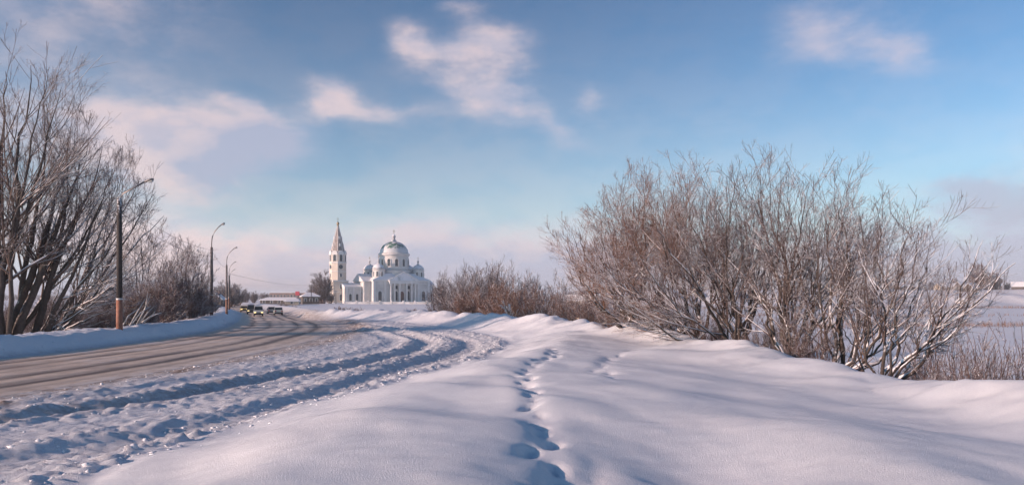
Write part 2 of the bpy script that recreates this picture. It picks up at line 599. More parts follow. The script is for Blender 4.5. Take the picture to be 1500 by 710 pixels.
    # footprints
    for (px, py, a, s) in PRINTS:
        mk = (np.abs(x - px) < .8) & (np.abs(y - py) < .8)
        if not mk.any():
            continue
        ca, sa = math.cos(a), math.sin(a)
        dx, dy = x[mk] - px, y[mk] - py
        l, w = dx * ca + dy * sa, -dx * sa + dy * ca
        rr = np.sqrt((l / (.18 * s)) ** 2 + (w / (.085 * s)) ** 2)
        z[mk] = z[mk] - .060 * s * s * np.exp(-rr ** 2.2) + .008 * np.exp(-((rr - 1.8) / .6) ** 2) - .042 * np.exp(-((l / .55) ** 2 + (w / .17) ** 2))
    if full:
        dirt = 1.1 * (1 - sstep(.2, 3.2, ur)) * (u > 0) + .55 * (1 - sstep(0, .7, ul)) * (u < 0)
        dirt = dirt + churn * (.42 * gauss(np.abs(ra) - .5, .45) * (1 - sstep(22, 36, y)) + .25 * gauss(ra, .6) + .18 * gauss(rb, .6) + .16 + .5 * (1 - sstep(1.5, 4, ur)))
        dirt = dirt * (1 - .6 * sstep(100, 300, y))
        return z, np.clip(dirt, 0, 1.2), np.clip(churn, 0, 1)
    return z


def HZ(x, y):
    return float(height(np.array([x]), np.array([y]))[0])


# ------------------------------------------------------------------ ground, road, snow clods
def axis_x():
    dense = list(np.arange(-15, 10.5, .07))
    d, v = .07, dense[-1]
    right = []
    while v < 3600:
        d = min(d * 1.035, 160)
        v += d
        right.append(v)
    d, v = .07, dense[0]
    left = []
    while v > -3600:
        d = min(d * 1.035, 160) if v < -24 else .09
        v -= d
        left.append(v)
    return np.array(left[::-1] + dense + right)


def axis_y():
    pts, v = [], 4.0
    while v < 4200:
        pts.append(v)
        v += .030 + .0042 * v if v < 60 else (.30 + .02 * (v - 60) if v < 760 else 60)
    back = [4 - .4]
    d = .4
    while back[-1] > -60:
        d *= 1.2
        back.append(back[-1] - d)
    return np.array(back[::-1] + pts)


def grid_faces(ny, nx):
    i = np.arange(ny * nx, dtype=np.int32).reshape(ny, nx)
    return np.stack([i[:-1, :-1], i[:-1, 1:], i[1:, 1:], i[1:, :-1]], -1).reshape(-1, 4)


def build_ground():
    ax, ay = axis_x(), axis_y()
    X, Y = np.meshgrid(ax, ay)
    z, dirt, churn = height(X.ravel(), Y.ravel(), True)
    V = np.stack([X.ravel(), Y.ravel(), z], 1)
    me = fast_mesh('ground', V, Q=grid_faces(len(ay), len(ax)), mat=M['snow_ground'])
    for nm, arr in (('dirt', dirt), ('churn', churn)):
        a = me.attributes.new(nm, 'FLOAT', 'POINT')
        a.data.foreach_set('value', arr.astype(np.float32))
    tag(link_mesh('ground', me), kind='structure')


def build_road():
    ys = np.concatenate([np.arange(-40, 12, 1.0), np.arange(12, 60, .22), np.arange(60, 160, .5), np.arange(160, 420, 2.), np.arange(420, 1400, 20.)])
    us = np.linspace(-5.35, 5.35, 90)
    fx = np.interp(ys, ROAD[0], ROAD[1])
    cs = np.interp(ys, ROAD[0], ROAD[2])
    s = np.concatenate([[0], np.cumsum(np.hypot(np.diff(ys), np.diff(fx)))])
    X = fx[:, None] + us[None, :] / cs[:, None]
    Y = np.repeat(ys[:, None], len(us), 1)
    U = np.repeat(us[None, :], len(ys), 0)
    S = np.repeat(s[:, None], len(us), 1)
    Z = DIP(Y) + .03 - .03 * (np.abs(U) / 5) ** 2 + .018 * fbm(U * 2.2, S * .35, 61, 4, .6) + .010 * fbm(U * 6, S * 1.2, 63, 3, .6)
    for c in (-3, -1.35, 1.25, 2.95):
        Z = Z - .028 * gauss(U - c, .4)
    Z = Z - .14 * sstep(4.9, 5.35, np.abs(U))
    V = np.stack([X, Y, Z], -1).reshape(-1, 3)
    me = fast_mesh('road', V, Q=grid_faces(len(ys), len(us)), mat=M['road'])
    uv = me.uv_layers.new(name='UVMap')
    li = np.zeros(len(me.loops), np.int32)
    me.loops.foreach_get('vertex_index', li)
    uv.data.foreach_set('uv', np.stack([U.ravel()[li], S.ravel()[li]], 1).astype(np.float32).ravel())
    tag(link_mesh('road', me), kind='structure')


ICO_V = np.array([(0, 0, 1), (.894, 0, .447), (.276, .851, .447), (-.724, .526, .447), (-.724, -.526, .447), (.276, -.851, .447),
                  (.724, .526, -.447), (-.276, .851, -.447), (-.894, 0, -.447), (-.276, -.851, -.447), (.724, -.526, -.447), (0, 0, -1)])
ICO_F = np.array([(0, 1, 2), (0, 2, 3), (0, 3, 4), (0, 4, 5), (0, 5, 1), (1, 6, 2), (2, 7, 3), (3, 8, 4), (4, 9, 5), (5, 10, 1),
                  (2, 6, 7), (3, 7, 8), (4, 8, 9), (5, 9, 10), (1, 10, 6), (6, 11, 7), (7, 11, 8), (8, 11, 9), (9, 11, 10), (10, 11, 6)])


def clods(C, ymin, ymax, n, spread, smin, smax, rng, off=0.0):
    y = ymin + (ymax - ymin) * rng.random(n) ** 1.5
    o = rng.normal(0, spread, n) + off
    x = np.interp(y, C[0], C[1]) + o / np.interp(y, C[0], C[2])
    s = smin * (smax / smin) ** (rng.random(n) ** 2.6)
    return x, y, s


def build_clods():
    rng = np.random.default_rng(11)
    bits = [clods(RUTA, 9, 75, 500, .8, .028, .07, rng), clods(RUTB, 8, 75, 500, .8, .028, .07, rng),
            clods(EDGE, 7, 80, 350, .26, .028, .065, rng, -.4), clods(ROAD, 14, 110, 700, .9, .025, .06, rng, 6.6),
            clods(ROAD, 24, 120, 900, .35, .015, .07, rng, -5.6)]
    x, y, s = (np.concatenate([b[k] for b in bits]) for k in range(3))
    z = height(x, y)
    n = len(x)
    jit = 1 + .35 * rng.normal(0, 1, (n, 12, 1)).clip(-1.2, 1.2)
    sc = s[:, None] * rng.uniform(.6, 1.2, (n, 3)) * np.array([1.15, 1, .6])
    V = ICO_V[None] * jit * sc[:, None, :] + np.stack([x, y, z - s * .08], 1)[:, None, :]
    T = (ICO_F[None] + 12 * np.arange(n)[:, None, None]).reshape(-1, 3)
    me = fast_mesh('snow_clods', V.reshape(-1, 3), T=T, mat=M['clod'], smooth=True)
    tag(link_mesh('snow_clods', me), 'lumps of churned snow thrown up beside the wheel ruts', 'snow', kind='stuff')


# ------------------------------------------------------------------ woody plants
def unit(v):
    return v / np.maximum(np.linalg.norm(v, axis=-1, keepdims=True), 1e-9)


def tangents(P):
    return unit(np.gradient(P, axis=1))


def tubes(P, Rr, n):
    """P (N,K,3), Rr (N,K) -> vertices, quads"""
    N, K, _ = P.shape
    T = tangents(P)
    mean = unit(P[:, -1] - P[:, 0])
    ref = np.where(np.abs(mean[:, 2:3]) < .8, np.array([[0, 0, 1.]]), np.array([[1., 0, 0]]))
    a = unit(np.cross(T, ref[:, None, :]))
    b = np.cross(T, a)
    w = 2 * np.pi * np.arange(n) / n + .4
    V = P[:, :, None, :] + Rr[:, :, None, None] * (a[:, :, None, :] * np.cos(w)[None, None, :, None] + b[:, :, None, :] * np.sin(w)[None, None, :, None])
    idx = np.arange(N * K * n, dtype=np.int32).reshape(N, K, n)
    Q = np.stack([idx[:, :-1], np.roll(idx, -1, 2)[:, :-1], np.roll(idx, -1, 2)[:, 1:], idx[:, 1:]], -1).reshape(-1, 4)
    return V.reshape(-1, 3), Q


def join(parts):
    Vs, Qs, o = [], [], 0
    for V, Q in parts:
        Vs.append(V)
        Qs.append(Q + o)
        o += len(V)
    return np.concatenate(Vs), np.concatenate(Qs)


def offshoots(rng, P, Rr, n, tmin, tmax, ang, lf, K, wander, up, rf=.6, rmin=.004, taper=.35, lvar=.35, out=None, power=1.0):
    N, Kp, _ = P.shape
    T = tangents(P)
    plen = np.linalg.norm(np.diff(P, axis=1), axis=2).sum(1)
    cnt = rng.poisson(n * np.clip(plen / max(plen.mean(), 1e-6), .3, 2.5)) if n > 1.5 else rng.poisson(n, N)
    who = np.repeat(np.arange(N), cnt)
    m = len(who)
    if m == 0:
        return None
    t = tmin + (tmax - tmin) * rng.random(m) ** power
    fk = t * (Kp - 1)
    k0 = np.clip(fk.astype(int), 0, Kp - 2)
    fr = (fk - k0)[:, None]
    pos = P[who, k0] * (1 - fr) + P[who, k0 + 1] * fr
    tan = unit(T[who, k0] * (1 - fr) + T[who, k0 + 1] * fr)
    rad = Rr[who, k0] * (1 - fr[:, 0]) + Rr[who, k0 + 1] * fr[:, 0]
    rnd = rng.normal(0, 1, (m, 3))
    if out is not None:
        rnd = rnd + out
    perp = unit(rnd - (rnd * tan).sum(1, keepdims=True) * tan)
    a = np.radians(ang * rng.uniform(.6, 1.35, m))[:, None]
    d = unit(tan * np.cos(a) + perp * np.sin(a))
    L = plen[who] * lf * (1.15 - .6 * t) * rng.uniform(1 - lvar, 1 + lvar, m)
    Q = np.zeros((m, K, 3))
    Q[:, 0] = pos
    h = (L / (K - 1))[:, None]
    for k in range(1, K):
        d = unit(d + wander * rng.normal(0, 1, (m, 3)) + np.array([0, 0, up]))
        Q[:, k] = Q[:, k - 1] + d * h
    r0 = np.maximum(rad * rf, rmin)
    tt = np.linspace(0, 1, K)[None]
    Rc = np.maximum(r0[:, None] * (1 - (1 - taper) * tt), rmin * .8)
    return Q, Rc


def stems_to(rng, base, tips, r0s, K=16, bow=.25, wob=.05, tipr=.012, droop=0.0):
    """main stems from near base to given tips along bowed paths; base (3,), tips (n,3)"""
    n = len(tips)
    tips = np.asarray(tips, float)
    b = np.asarray(base, float)[None] + np.concatenate([rng.normal(0, .22, (n, 2)), np.zeros((n, 1))], 1) if np.ndim(base) == 1 else np.asarray(base, float)
    b = b.copy()
    ctrl = b * .5 + tips * .5
    ctrl[:, :2] += bow * (tips[:, :2] - b[:, :2])
    ctrl[:, 2] += -bow * .35 * (tips[:, 2] - b[:, 2]) * (np.linalg.norm(tips[:, :2] - b[:, :2], axis=1) / np.maximum(tips[:, 2] - b[:, 2], .5)) + droop
    t = np.linspace(0, 1, K)[None, :, None]
    P = (1 - t) ** 2 * b[:, None] + 2 * t * (1 - t) * ctrl[:, None] + t * t * tips[:, None]
    L = np.linalg.norm(tips - b, axis=1)[:, None, None]
    w = np.cumsum(rng.normal(0, 1, (n, K, 3)), 1)
    w = w - np.linspace(0, 1, K)[None, :, None] * w[:, -1:]
    w[:, 0] = 0
    P = P + w * wob * L / K * 2
    P[:, 0] = b
    Rr = np.asarray(r0s)[:, None] * (1 - np.linspace(0, 1, K)[None] ** .8) + tipr
    return P, Rr


def snow_on(rng, chains, thr, frac=.75, lift=.55, n=5, thick=.62, rcap=.09):
    out = []
    for P, Rr in chains:
        T = tangents(P)
        ok = Rr.max(1) > thr
        if not ok.any():
            continue
        P2, R2, T2 = P[ok], Rr[ok], T[ok]
        lying = np.clip((.985 - np.abs(T2[:, :, 2])) / .12, 0, 1)
        keep = (rng.random(R2.shape) < frac) * 1.0
        keep = np.clip(keep + .5 * np.roll(keep, 1, 1) * rng.random(R2.shape), 0, 1)
        RR = np.minimum(R2, rcap)
        rs = RR * thick * lying * keep * rng.uniform(.7, 1.25, R2.shape) + .0015
        P3 = P2.copy()
        P3[:, :, 2] += R2 * .78 - (1 - lying * keep) * R2 * .6
        # thick upright stems hold snow on the weather side only
        rs *= (R2 > thr * .3)
        out.append(tubes(P3, rs, n))
    return join(out) if out else None


def leaves_at(rng, chains, n, size, spread):
    P = np.concatenate([c[0].reshape(-1, 3) for c in chains])
    p = P[rng.integers(0, len(P), n)] + rng.normal(0, spread, (n, 3))
    a = unit(rng.normal(0, 1, (n, 3)))
    b = unit(np.cross(a, rng.normal(0, 1, (n, 3))))
    s = size * rng.uniform(.6, 1.4, (n, 1))
    V = np.stack([p - a * s, p + b * s * .55, p + a * s, p - b * s * .55], 1).reshape(-1, 3)
    return V, np.arange(n * 4, dtype=np.int32).reshape(n, 4)


def woody(name, stems, spec, seed, loc, label, cat, group=None, mats=('bark', 'twig'), snow=(.02, 3), leaves=None, rz=0, sides=(7, 5, 4, 3, 3),
          side_mat=1, snow_frac=.75, trunk_levels=1, snow_thick=.8, flecks=None):
    """stems are relative to loc; parts: trunk, crown, snow, dry_leaves"""
    rng = np.random.default_rng(seed)
    lv = [stems]
    for s in spec:
        r = offshoots(rng, *lv[-1], **s)
        if r is None:
            break
        lv.append(r)
    root = empty(name, loc, rz, label, cat, group)
    V, Q = join([tubes(*lv[k], sides[k]) for k in range(trunk_levels)])
    link_mesh('trunk', fast_mesh('trunk', V, Q=Q, mat=M[mats[0]]), root)
    V, Q = join([tubes(*lv[k], sides[k]) for k in range(trunk_levels, len(lv))])
    link_mesh('crown', fast_mesh('crown', V, Q=Q, mat=M[mats[1]]), root)
    if snow:
        s = snow_on(rng, lv[:snow[1]], snow[0], snow_frac, thick=snow_thick)
        if s and flecks:
            s = join([s, leaves_at(rng, lv[-2:], flecks[0], flecks[1], flecks[1] * .6)])
        if s:
            link_mesh('settled_snow', fast_mesh('settled_snow', s[0], Q=s[1], mat=M['snow']), root)
    if leaves:
        V, Q = leaves_at(rng, lv[-2:], *leaves[:3])
        link_mesh('dry_leaves', fast_mesh('dry_leaves', V, Q=Q, mat=M[leaves[3]], smooth=False), root)
    return root


def rel(pts, base):
    return np.asarray(pts, float) - np.asarray(base, float)[None]


# ---- the big willows on the right of the embankment
def willow(px, d, outline, n, seed, label, r=(.05, .10), leaves=None, mats=('willow', 'willow_twig'), dens=1.0, spread=2.2, clump=.3, group='bare willows beyond the snow crest', low=0, snow_frac=.75, extra=()):
    """outline: [(px, py)] tips of the crown seen from the camera; stems go to points near it at varied depth"""
    rng = np.random.default_rng(seed)
    x0 = LX(px, d)
    z0 = HZ(x0, d) - .15
    base = np.array([x0, d, z0])
    o = np.array(outline, float)
    tips = []
    for k in range(n):
        q = (k + rng.uniform(.1, .9)) / n * (len(o) - 1)
        i = min(int(q), len(o) - 2)
        p = o[i] * (1 - (q - i)) + o[i + 1] * (q - i)
        dd = d + rng.normal(0, spread * .6)
        f = rng.uniform(.79, .89) if k % 4 else rng.uniform(.5, .72)
        tip = np.array([LX(p[0], dd), dd, ZZ(p[1], dd)])
        tips.append(base + (tip - base) * f * np.array([1, 1, 1]))
    for (ex, ey) in extra:
        dd = d + rng.normal(0, .6) - 1.0
        tips.append(np.array([LX(ex, dd), dd, ZZ(ey, dd)]))
    n = len(tips)
    tips = np.array(tips)
    bases = np.repeat(base[None], n, 0) + np.concatenate([rng.normal(0, clump, (n, 2)), np.zeros((n, 1))], 1)
    st = stems_to(rng, bases - base, tips - base, rng.uniform(*r, n) * np.where(rng.random(n) < .4, .6, 1.0), K=16, bow=.20, wob=.12, tipr=.008)
    spec = [dict(n=9 * dens, tmin=.20, tmax=.97, ang=36, lf=.44, K=8, wander=.055, up=.045, rf=.5, rmin=.0075, taper=.3),
            dict(n=7 * dens, tmin=.12, tmax=.97, ang=40, lf=.44, K=6, wander=.06, up=.05, rf=.6, rmin=.0055, taper=.4),
            dict(n=6.8 * dens, tmin=.1, tmax=.98, ang=42, lf=.45, K=4, wander=.07, up=.04, rf=.75, rmin=.0045, taper=.6)]
    return woody('willow_tree', st, spec, seed + 1, base, label, 'tree', group, mats, (.0105, 3), leaves, snow_frac=snow_frac, snow_thick=.8, flecks=(4500, .014))


def tree_to(px, d, tips, seed, label, r, name='bare_tree', cat='tree', dens=1.15, group=None, mats=('bark', 'twig'), spread=1.5, bow=.12, up=.05,
            snow=(.014, 3), lf=.42, rmin=.0068, snow_frac=.7, base_py=None, hk=.92, levels=4, clump=.15):
    rng = np.random.default_rng(seed)
    x0 = LX(px, d)
    z0 = HZ(x0, d) - .2
    base = np.array([x0, d, z0])
    T = []
    for (tx, ty) in tips:
        dd = d + rng.normal(0, spread)
        T.append((LX(tx, dd), dd, z0 + (ZZ(ty, dd) - z0) * hk))
    n = len(T)
    bases = np.zeros((n, 3))
    bases[:, :2] = rng.normal(0, clump, (n, 2))
    rr = np.linspace(r, r * .55, n)
    st = stems_to(rng, bases, np.array(T) - base, rr, K=18, bow=bow * .5, wob=.055, tipr=.012)
    spec = [dict(n=9 * dens, tmin=.22, tmax=.97, ang=36, lf=lf, K=10, wander=.055, up=up, rf=.5, rmin=rmin * 2, taper=.25),
            dict(n=6.5 * dens, tmin=.12, tmax=.97, ang=36, lf=.40, K=7, wander=.06, up=up, rf=.55, rmin=rmin * 1.3, taper=.35),
            dict(n=4.5 * dens, tmin=.1, tmax=.98, ang=36, lf=.42, K=5, wander=.07, up=.04, rf=.6, rmin=rmin, taper=.5),
            dict(n=3.2 * dens, tmin=.1, tmax=.98, ang=36, lf=.5, K=3, wander=.06, up=.03, rf=.8, rmin=rmin * .9, taper=.6)][:levels]
    return woody(name, st, spec, seed + 1, base, label, cat, group, mats, snow, None, snow_frac=snow_frac, flecks=(3500, .022) if d < 60 else (1500, .03))


def scrub_proto(seed, h, w, n, name='scrub_bush', mats=('scrub', 'scrub'), leaves=None, dens=1.0, rmin=.006, r=(.015, .035), lean=0.0, snow=(.014, 2), sf=.7):
    rng = np.random.default_rng(seed)
    a = rng.uniform(0, 2 * np.pi, n)
    rad = w * np.sqrt(rng.random(n))
    hh = h * rng.uniform(.55, 1.0, n) * (1 - .35 * (rad / w) ** 2)
    tips = np.stack([rad * np.cos(a) * 1.0 + lean * hh, rad * np.sin(a), hh], 1)
    bases = np.stack([rad * np.cos(a) * .35, rad * np.sin(a) * .35, np.full(n, -.3)], 1)
    st = stems_to(rng, bases, tips, rng.uniform(*r, n), K=9, bow=.12, wob=.12, tipr=.006)
    spec = [dict(n=7 * dens, tmin=.12, tmax=.97, ang=36, lf=.34, K=5, wander=.10, up=.06, rf=.6, rmin=rmin * 1.2, taper=.4),
            dict(n=5 * dens, tmin=.1, tmax=.98, ang=40, lf=.42, K=4, wander=.12, up=.04, rf=.75, rmin=rmin, taper=.6)]
    return woody(name, st, spec, seed + 5, (0, 0, 0), None, 'shrub', None, mats, snow, leaves, snow_frac=sf, flecks=(900, .5 * rmin + .012) if snow else None)


def place(o, px, d, rz, label, group=None, scale=1.0, first=False, dz=0.0, top=None, h=None):
    x = LX(px, d)
    if top is not None:
        s = (ZZ(top, d) - HZ(x, d)) / h
        scale = (scale * min(s, 1.4), scale * min(s, 1.4), s)
    loc = (x, d, HZ(x, d) + dz)
    if first:
        o.location = loc
        o.rotation_euler = (0, 0, rz)
        o.scale = (scale,) * 3 if isinstance(scale, (int, float)) else scale
        o['label'] = label
        if group:
            o['group'] = group
        return o
    return dup(o, loc, rz, label, group, scale)


def build_right_willows():
    G = 'bare willows beyond the snow crest'
    willow(925, 38, [(812, 385), (815, 330), (850, 290), (880, 262), (915, 250), (950, 250), (985, 270), (1010, 330)], 15, 101,
           'tangled rust tinged willow at the outer end of the willow row, nearest the church', leaves=(7500, .022, .06, 'leaf'), dens=1.15,
           mats=('willow', 'rust_twig'), group=G)
    willow(1015, 34, [(850, 400), (880, 345), (925, 300), (955, 250), (985, 232), (1020, 225), (1060, 225), (1100, 250)], 14, 111,
           'willow leaning out low over the snow with rust brown twigs on one side', leaves=(5000, .020, .06, 'leaf'), mats=('willow', 'rust_twig'), dens=1.05, group=G, extra=[(880, 390), (905, 425), (870, 350)])
    willow(1085, 31, [(960, 330), (985, 270), (1020, 235), (1050, 215), (1085, 212), (1115, 225), (1150, 230), (1180, 260)], 14, 121,
           'tallest upright willow in the middle of the willow row, dark slender stems', group=G,
           extra=[(925, 345), (905, 392), (910, 430), (960, 320), (1000, 360)], leaves=(1600, .018, .05, 'leaf'), dens=.9)
    willow(1165, 28, [(1040, 320), (1080, 260), (1120, 235), (1160, 228), (1195, 228), (1235, 250), (1270, 262), (1300, 320)], 13, 131,
           'many stemmed upright willow with two thick snow dusted stems forking near the crest', group=G, r=(.05, .12), dens=.85)
    willow(1225, 26, [(1140, 300), (1190, 265), (1230, 252), (1275, 255), (1310, 268), (1340, 295), (1385, 315), (1410, 380)], 13, 141,
           'slender willow fanning out over the valley field, second from the single forked tree', group=G, dens=.85)
    # the nearest, open tree with thick snowy limbs
    d = 22.5
    x0 = LX(1285, d)
    base = np.array([x0, d, HZ(x0, d) - .2])
    rng = np.random.default_rng(77)
    tp = [(1440, 352, 0, .075), (1488, 385, -1, .06), (1290, 330, .6, .06), (1345, 340, .4, .06), (1400, 420, -.6, .05), (1265, 395, -.5, .045),
          (1225, 455, -1, .04), (1375, 350, 1.2, .045), (1455, 440, .5, .035), (1320, 380, -.8, .045)]
    tips = np.array([(LX(a, d + b), d + b, ZZ(c, d + b)) for a, c, b, _ in tp])
    bases = np.zeros((len(tp), 3))
    bases[:, 0] = rng.normal(0, .10, len(tp))
    st = stems_to(rng, bases, tips - base, np.array([q[3] for q in tp]), K=16, bow=.10, wob=.14, tipr=.006)
    spec = [dict(n=8, tmin=.22, tmax=.97, ang=36, lf=.34, K=8, wander=.10, up=.06, rf=.55, rmin=.007, taper=.3),
            dict(n=6, tmin=.12, tmax=.97, ang=40, lf=.42, K=6, wander=.11, up=.06, rf=.6, rmin=.0045, taper=.4),
            dict(n=3.5, tmin=.1, tmax=.98, ang=42, lf=.42, K=4, wander=.12, up=.05, rf=.75, rmin=.0036, taper=.6)]
    woody('willow_tree', st, spec, 78, base, 'open forked tree with thick snow laden limbs reaching out over the field', 'tree', G,
          ('willow', 'willow_twig'), (.010, 3), None, snow_frac=.85, snow_thick=.85)
    # thickets under and beyond them
    g2 = 'scrub thickets on the slope under the willows'
    pr = scrub_proto(201, 2.6, 1.6, 48, mats=('scrub', 'scrub'), dens=1.0, rmin=.0045, r=(.010, .022))
    spots = [(1190, 26.5, .8, 'leafless thicket between the two thick willow stems and the open forked tree'),
             (1345, 23, .62, 'low twiggy thicket just past the open forked tree'),
             (1120, 30, .8, 'thicket filling the foot of the tallest willow'),
             (1045, 33, .8, 'thicket at the foot of the willow that leans out low'),
             (985, 36, .85, 'purple brown thicket between the rust tinged willows'),
             (1270, 30, .85, 'thicket on the slope behind the open forked tree')]
    for i, (px, d, s, lb) in enumerate(spots):
        place(pr, px, d, i * 1.3, lb, g2, s, first=(i == 0))
    ps = scrub_proto(205, 3.0, 1.3, 26, mats=('scrub', 'scrub'), dens=.8, rmin=.0045, r=(.008, .016))
    place(ps, 1392, 22, .3, 'thin upright shoots behind the last hump of the snow crest', g2, 1.0, True, top=462, h=3.0)
    place(ps, 1432, 21, 1.9, 'upright shoots beside the end of the lowest snow laden limb', g2, 1.0, top=470, h=3.0)
    place(ps, 1470, 20.5, 3.3, 'sparse upright shoots at the very end of the crest, beside the open field', g2, 1.0, top=462, h=3.0)
    place(ps, 1500, 22, 4.9, 'shoots cut off by the picture edge beyond the crest', g2, 1.0, top=480, h=3.0)
    place(ps, 1360, 25, 5.6, 'shoots on the slope straight below the reaching limbs of the forked tree', g2, 1.0, top=470, h=3.0)
    pr2 = scrub_proto(211, 3.4, 1.9, 56, mats=('scrub', 'scrub'), leaves=(2200, .03, .05, 'leaf'), rmin=.006, r=(.014, .03))
    spots = [(905, 41, .7, 'rust flecked thicket below the outermost willow'), (865, 47, .75, 'grey brown thicket beside a snowy fallen branch on the crest'),
             (835, 53, .75, 'dense grey thicket between the rust orange bush and the outermost willow'), (950, 41, .65, 'rust flecked thicket behind the low leaning willow'),
             (880, 55, .8, 'grey thicket further down the slope behind the outermost willow')]
    for i, (px, d, s, lb) in enumerate(spots):
        place(pr2, px, d, i * 1.9, lb, g2, s, first=(i == 0))
    # bushes before the church
    g3 = 'bushes along the crest next to the church'
    pr3 = scrub_proto(221, 7.0, 3.1, 40, mats=('scrub', 'far_twig'), rmin=.012, r=(.03, .065), dens=1.5)
    pr4 = scrub_proto(231, 5.6, 3.2, 52, mats=('scrub', 'rust_twig'), leaves=(4200, .035, .12, 'leaf'), rmin=.012, r=(.03, .055), dens=1.5)
    H3, H4 = 6.9, 5.5
    place(pr3, 684, 88, 0.3, 'tall dark bush with a fan of leaning stems right beside the church', g3, 1.0, True, top=388, h=H3)
    place(pr3, 655, 101, 1.9, 'pale frosted bush overlapping the end wall of the church', g3, .8, top=398, h=H3)
    place(pr3, 716, 95, 3.4, 'tall bush with spiky tops, second from the church', g3, 1.0, top=390, h=H3)
    place(pr4, 748, 84, 0.5, 'broad rust orange bush standing right above the crest of the bank', g3, 1.0, True, top=408, h=H4)
    place(pr4, 735, 78, 2.0, 'low brown bush with one bare pale branch in front', g3, .9, top=415, h=H4)
    place(pr3, 775, 92, 5.0, 'tall thin bush at the end of the bush row, spiky tops', g3, .9, top=402, h=H3)
    place(pr4, 800, 70, 3.6, 'round rust brown bush with snow resting on top', g3, .95, top=428, h=H4)
    place(pr4, 690, 82, 4.4, 'low brown bush at the foot of the tallest church side bush', g3, .9, top=418, h=H4)
    place(pr4, 825, 74, 1.1, 'grey brown bush behind the round rust brown bush', g3, .9, top=432, h=H4)
    place(pr3, 735, 90, 2.6, 'spiky topped bush right behind the broad rust orange bush', g3, .9, top=384, h=H3)
    place(pr4, 772, 78, 5.2, 'rust brown bush between the broad rust orange one and the round one', g3, .9, top=412, h=H4)
    place(pr3, 845, 66, 4.0, 'grey bush at the foot of the rounded grey valley tree', g3, .8, top=440, h=H3)
    # bare pale saplings that stand out
    tree_to(753, 70, [(738, 440), (757, 452), (745, 447)], 241, 'bare pale dead sapling forked in two in front of the rust orange bush', .045, 'dead_sapling', 'tree', .35,
            mats=('paleboard', 'paleboard'), levels=2, spread=.2)
    tree_to(822, 140, [(812, 408), (822, 402), (830, 408), (838, 414), (805, 416)], 251, 'rounded grey tree down in the valley behind the round rust brown bush', .14, 'bare_tree', 'tree', .9,
            mats=('scrub', 'far_twig'), rmin=.016, levels=3)
    # a snow laden branch lying on the slope
    mb = MB()
    d = 47
    mb.tube([(LX(845, d), d, HZ(LX(845, d), d) + .3), (LX(870, d), d - .5, ZZ(478, d)), (LX(890, d), d - 1, ZZ(470, d)), (LX(902, d), d - 1, ZZ(474, d))], [.03, .06, .07, .04], 7)
    mb.tube([(LX(880, d), d - .7, ZZ(474, d)), (LX(876, d), d - .7, ZZ(466, d))], [.04, .02], 6)
    tag(mb.build('fallen_branch', M['paleboard'], smooth=True), 'pale snow covered fallen branch lying below the outermost willow', 'branch')


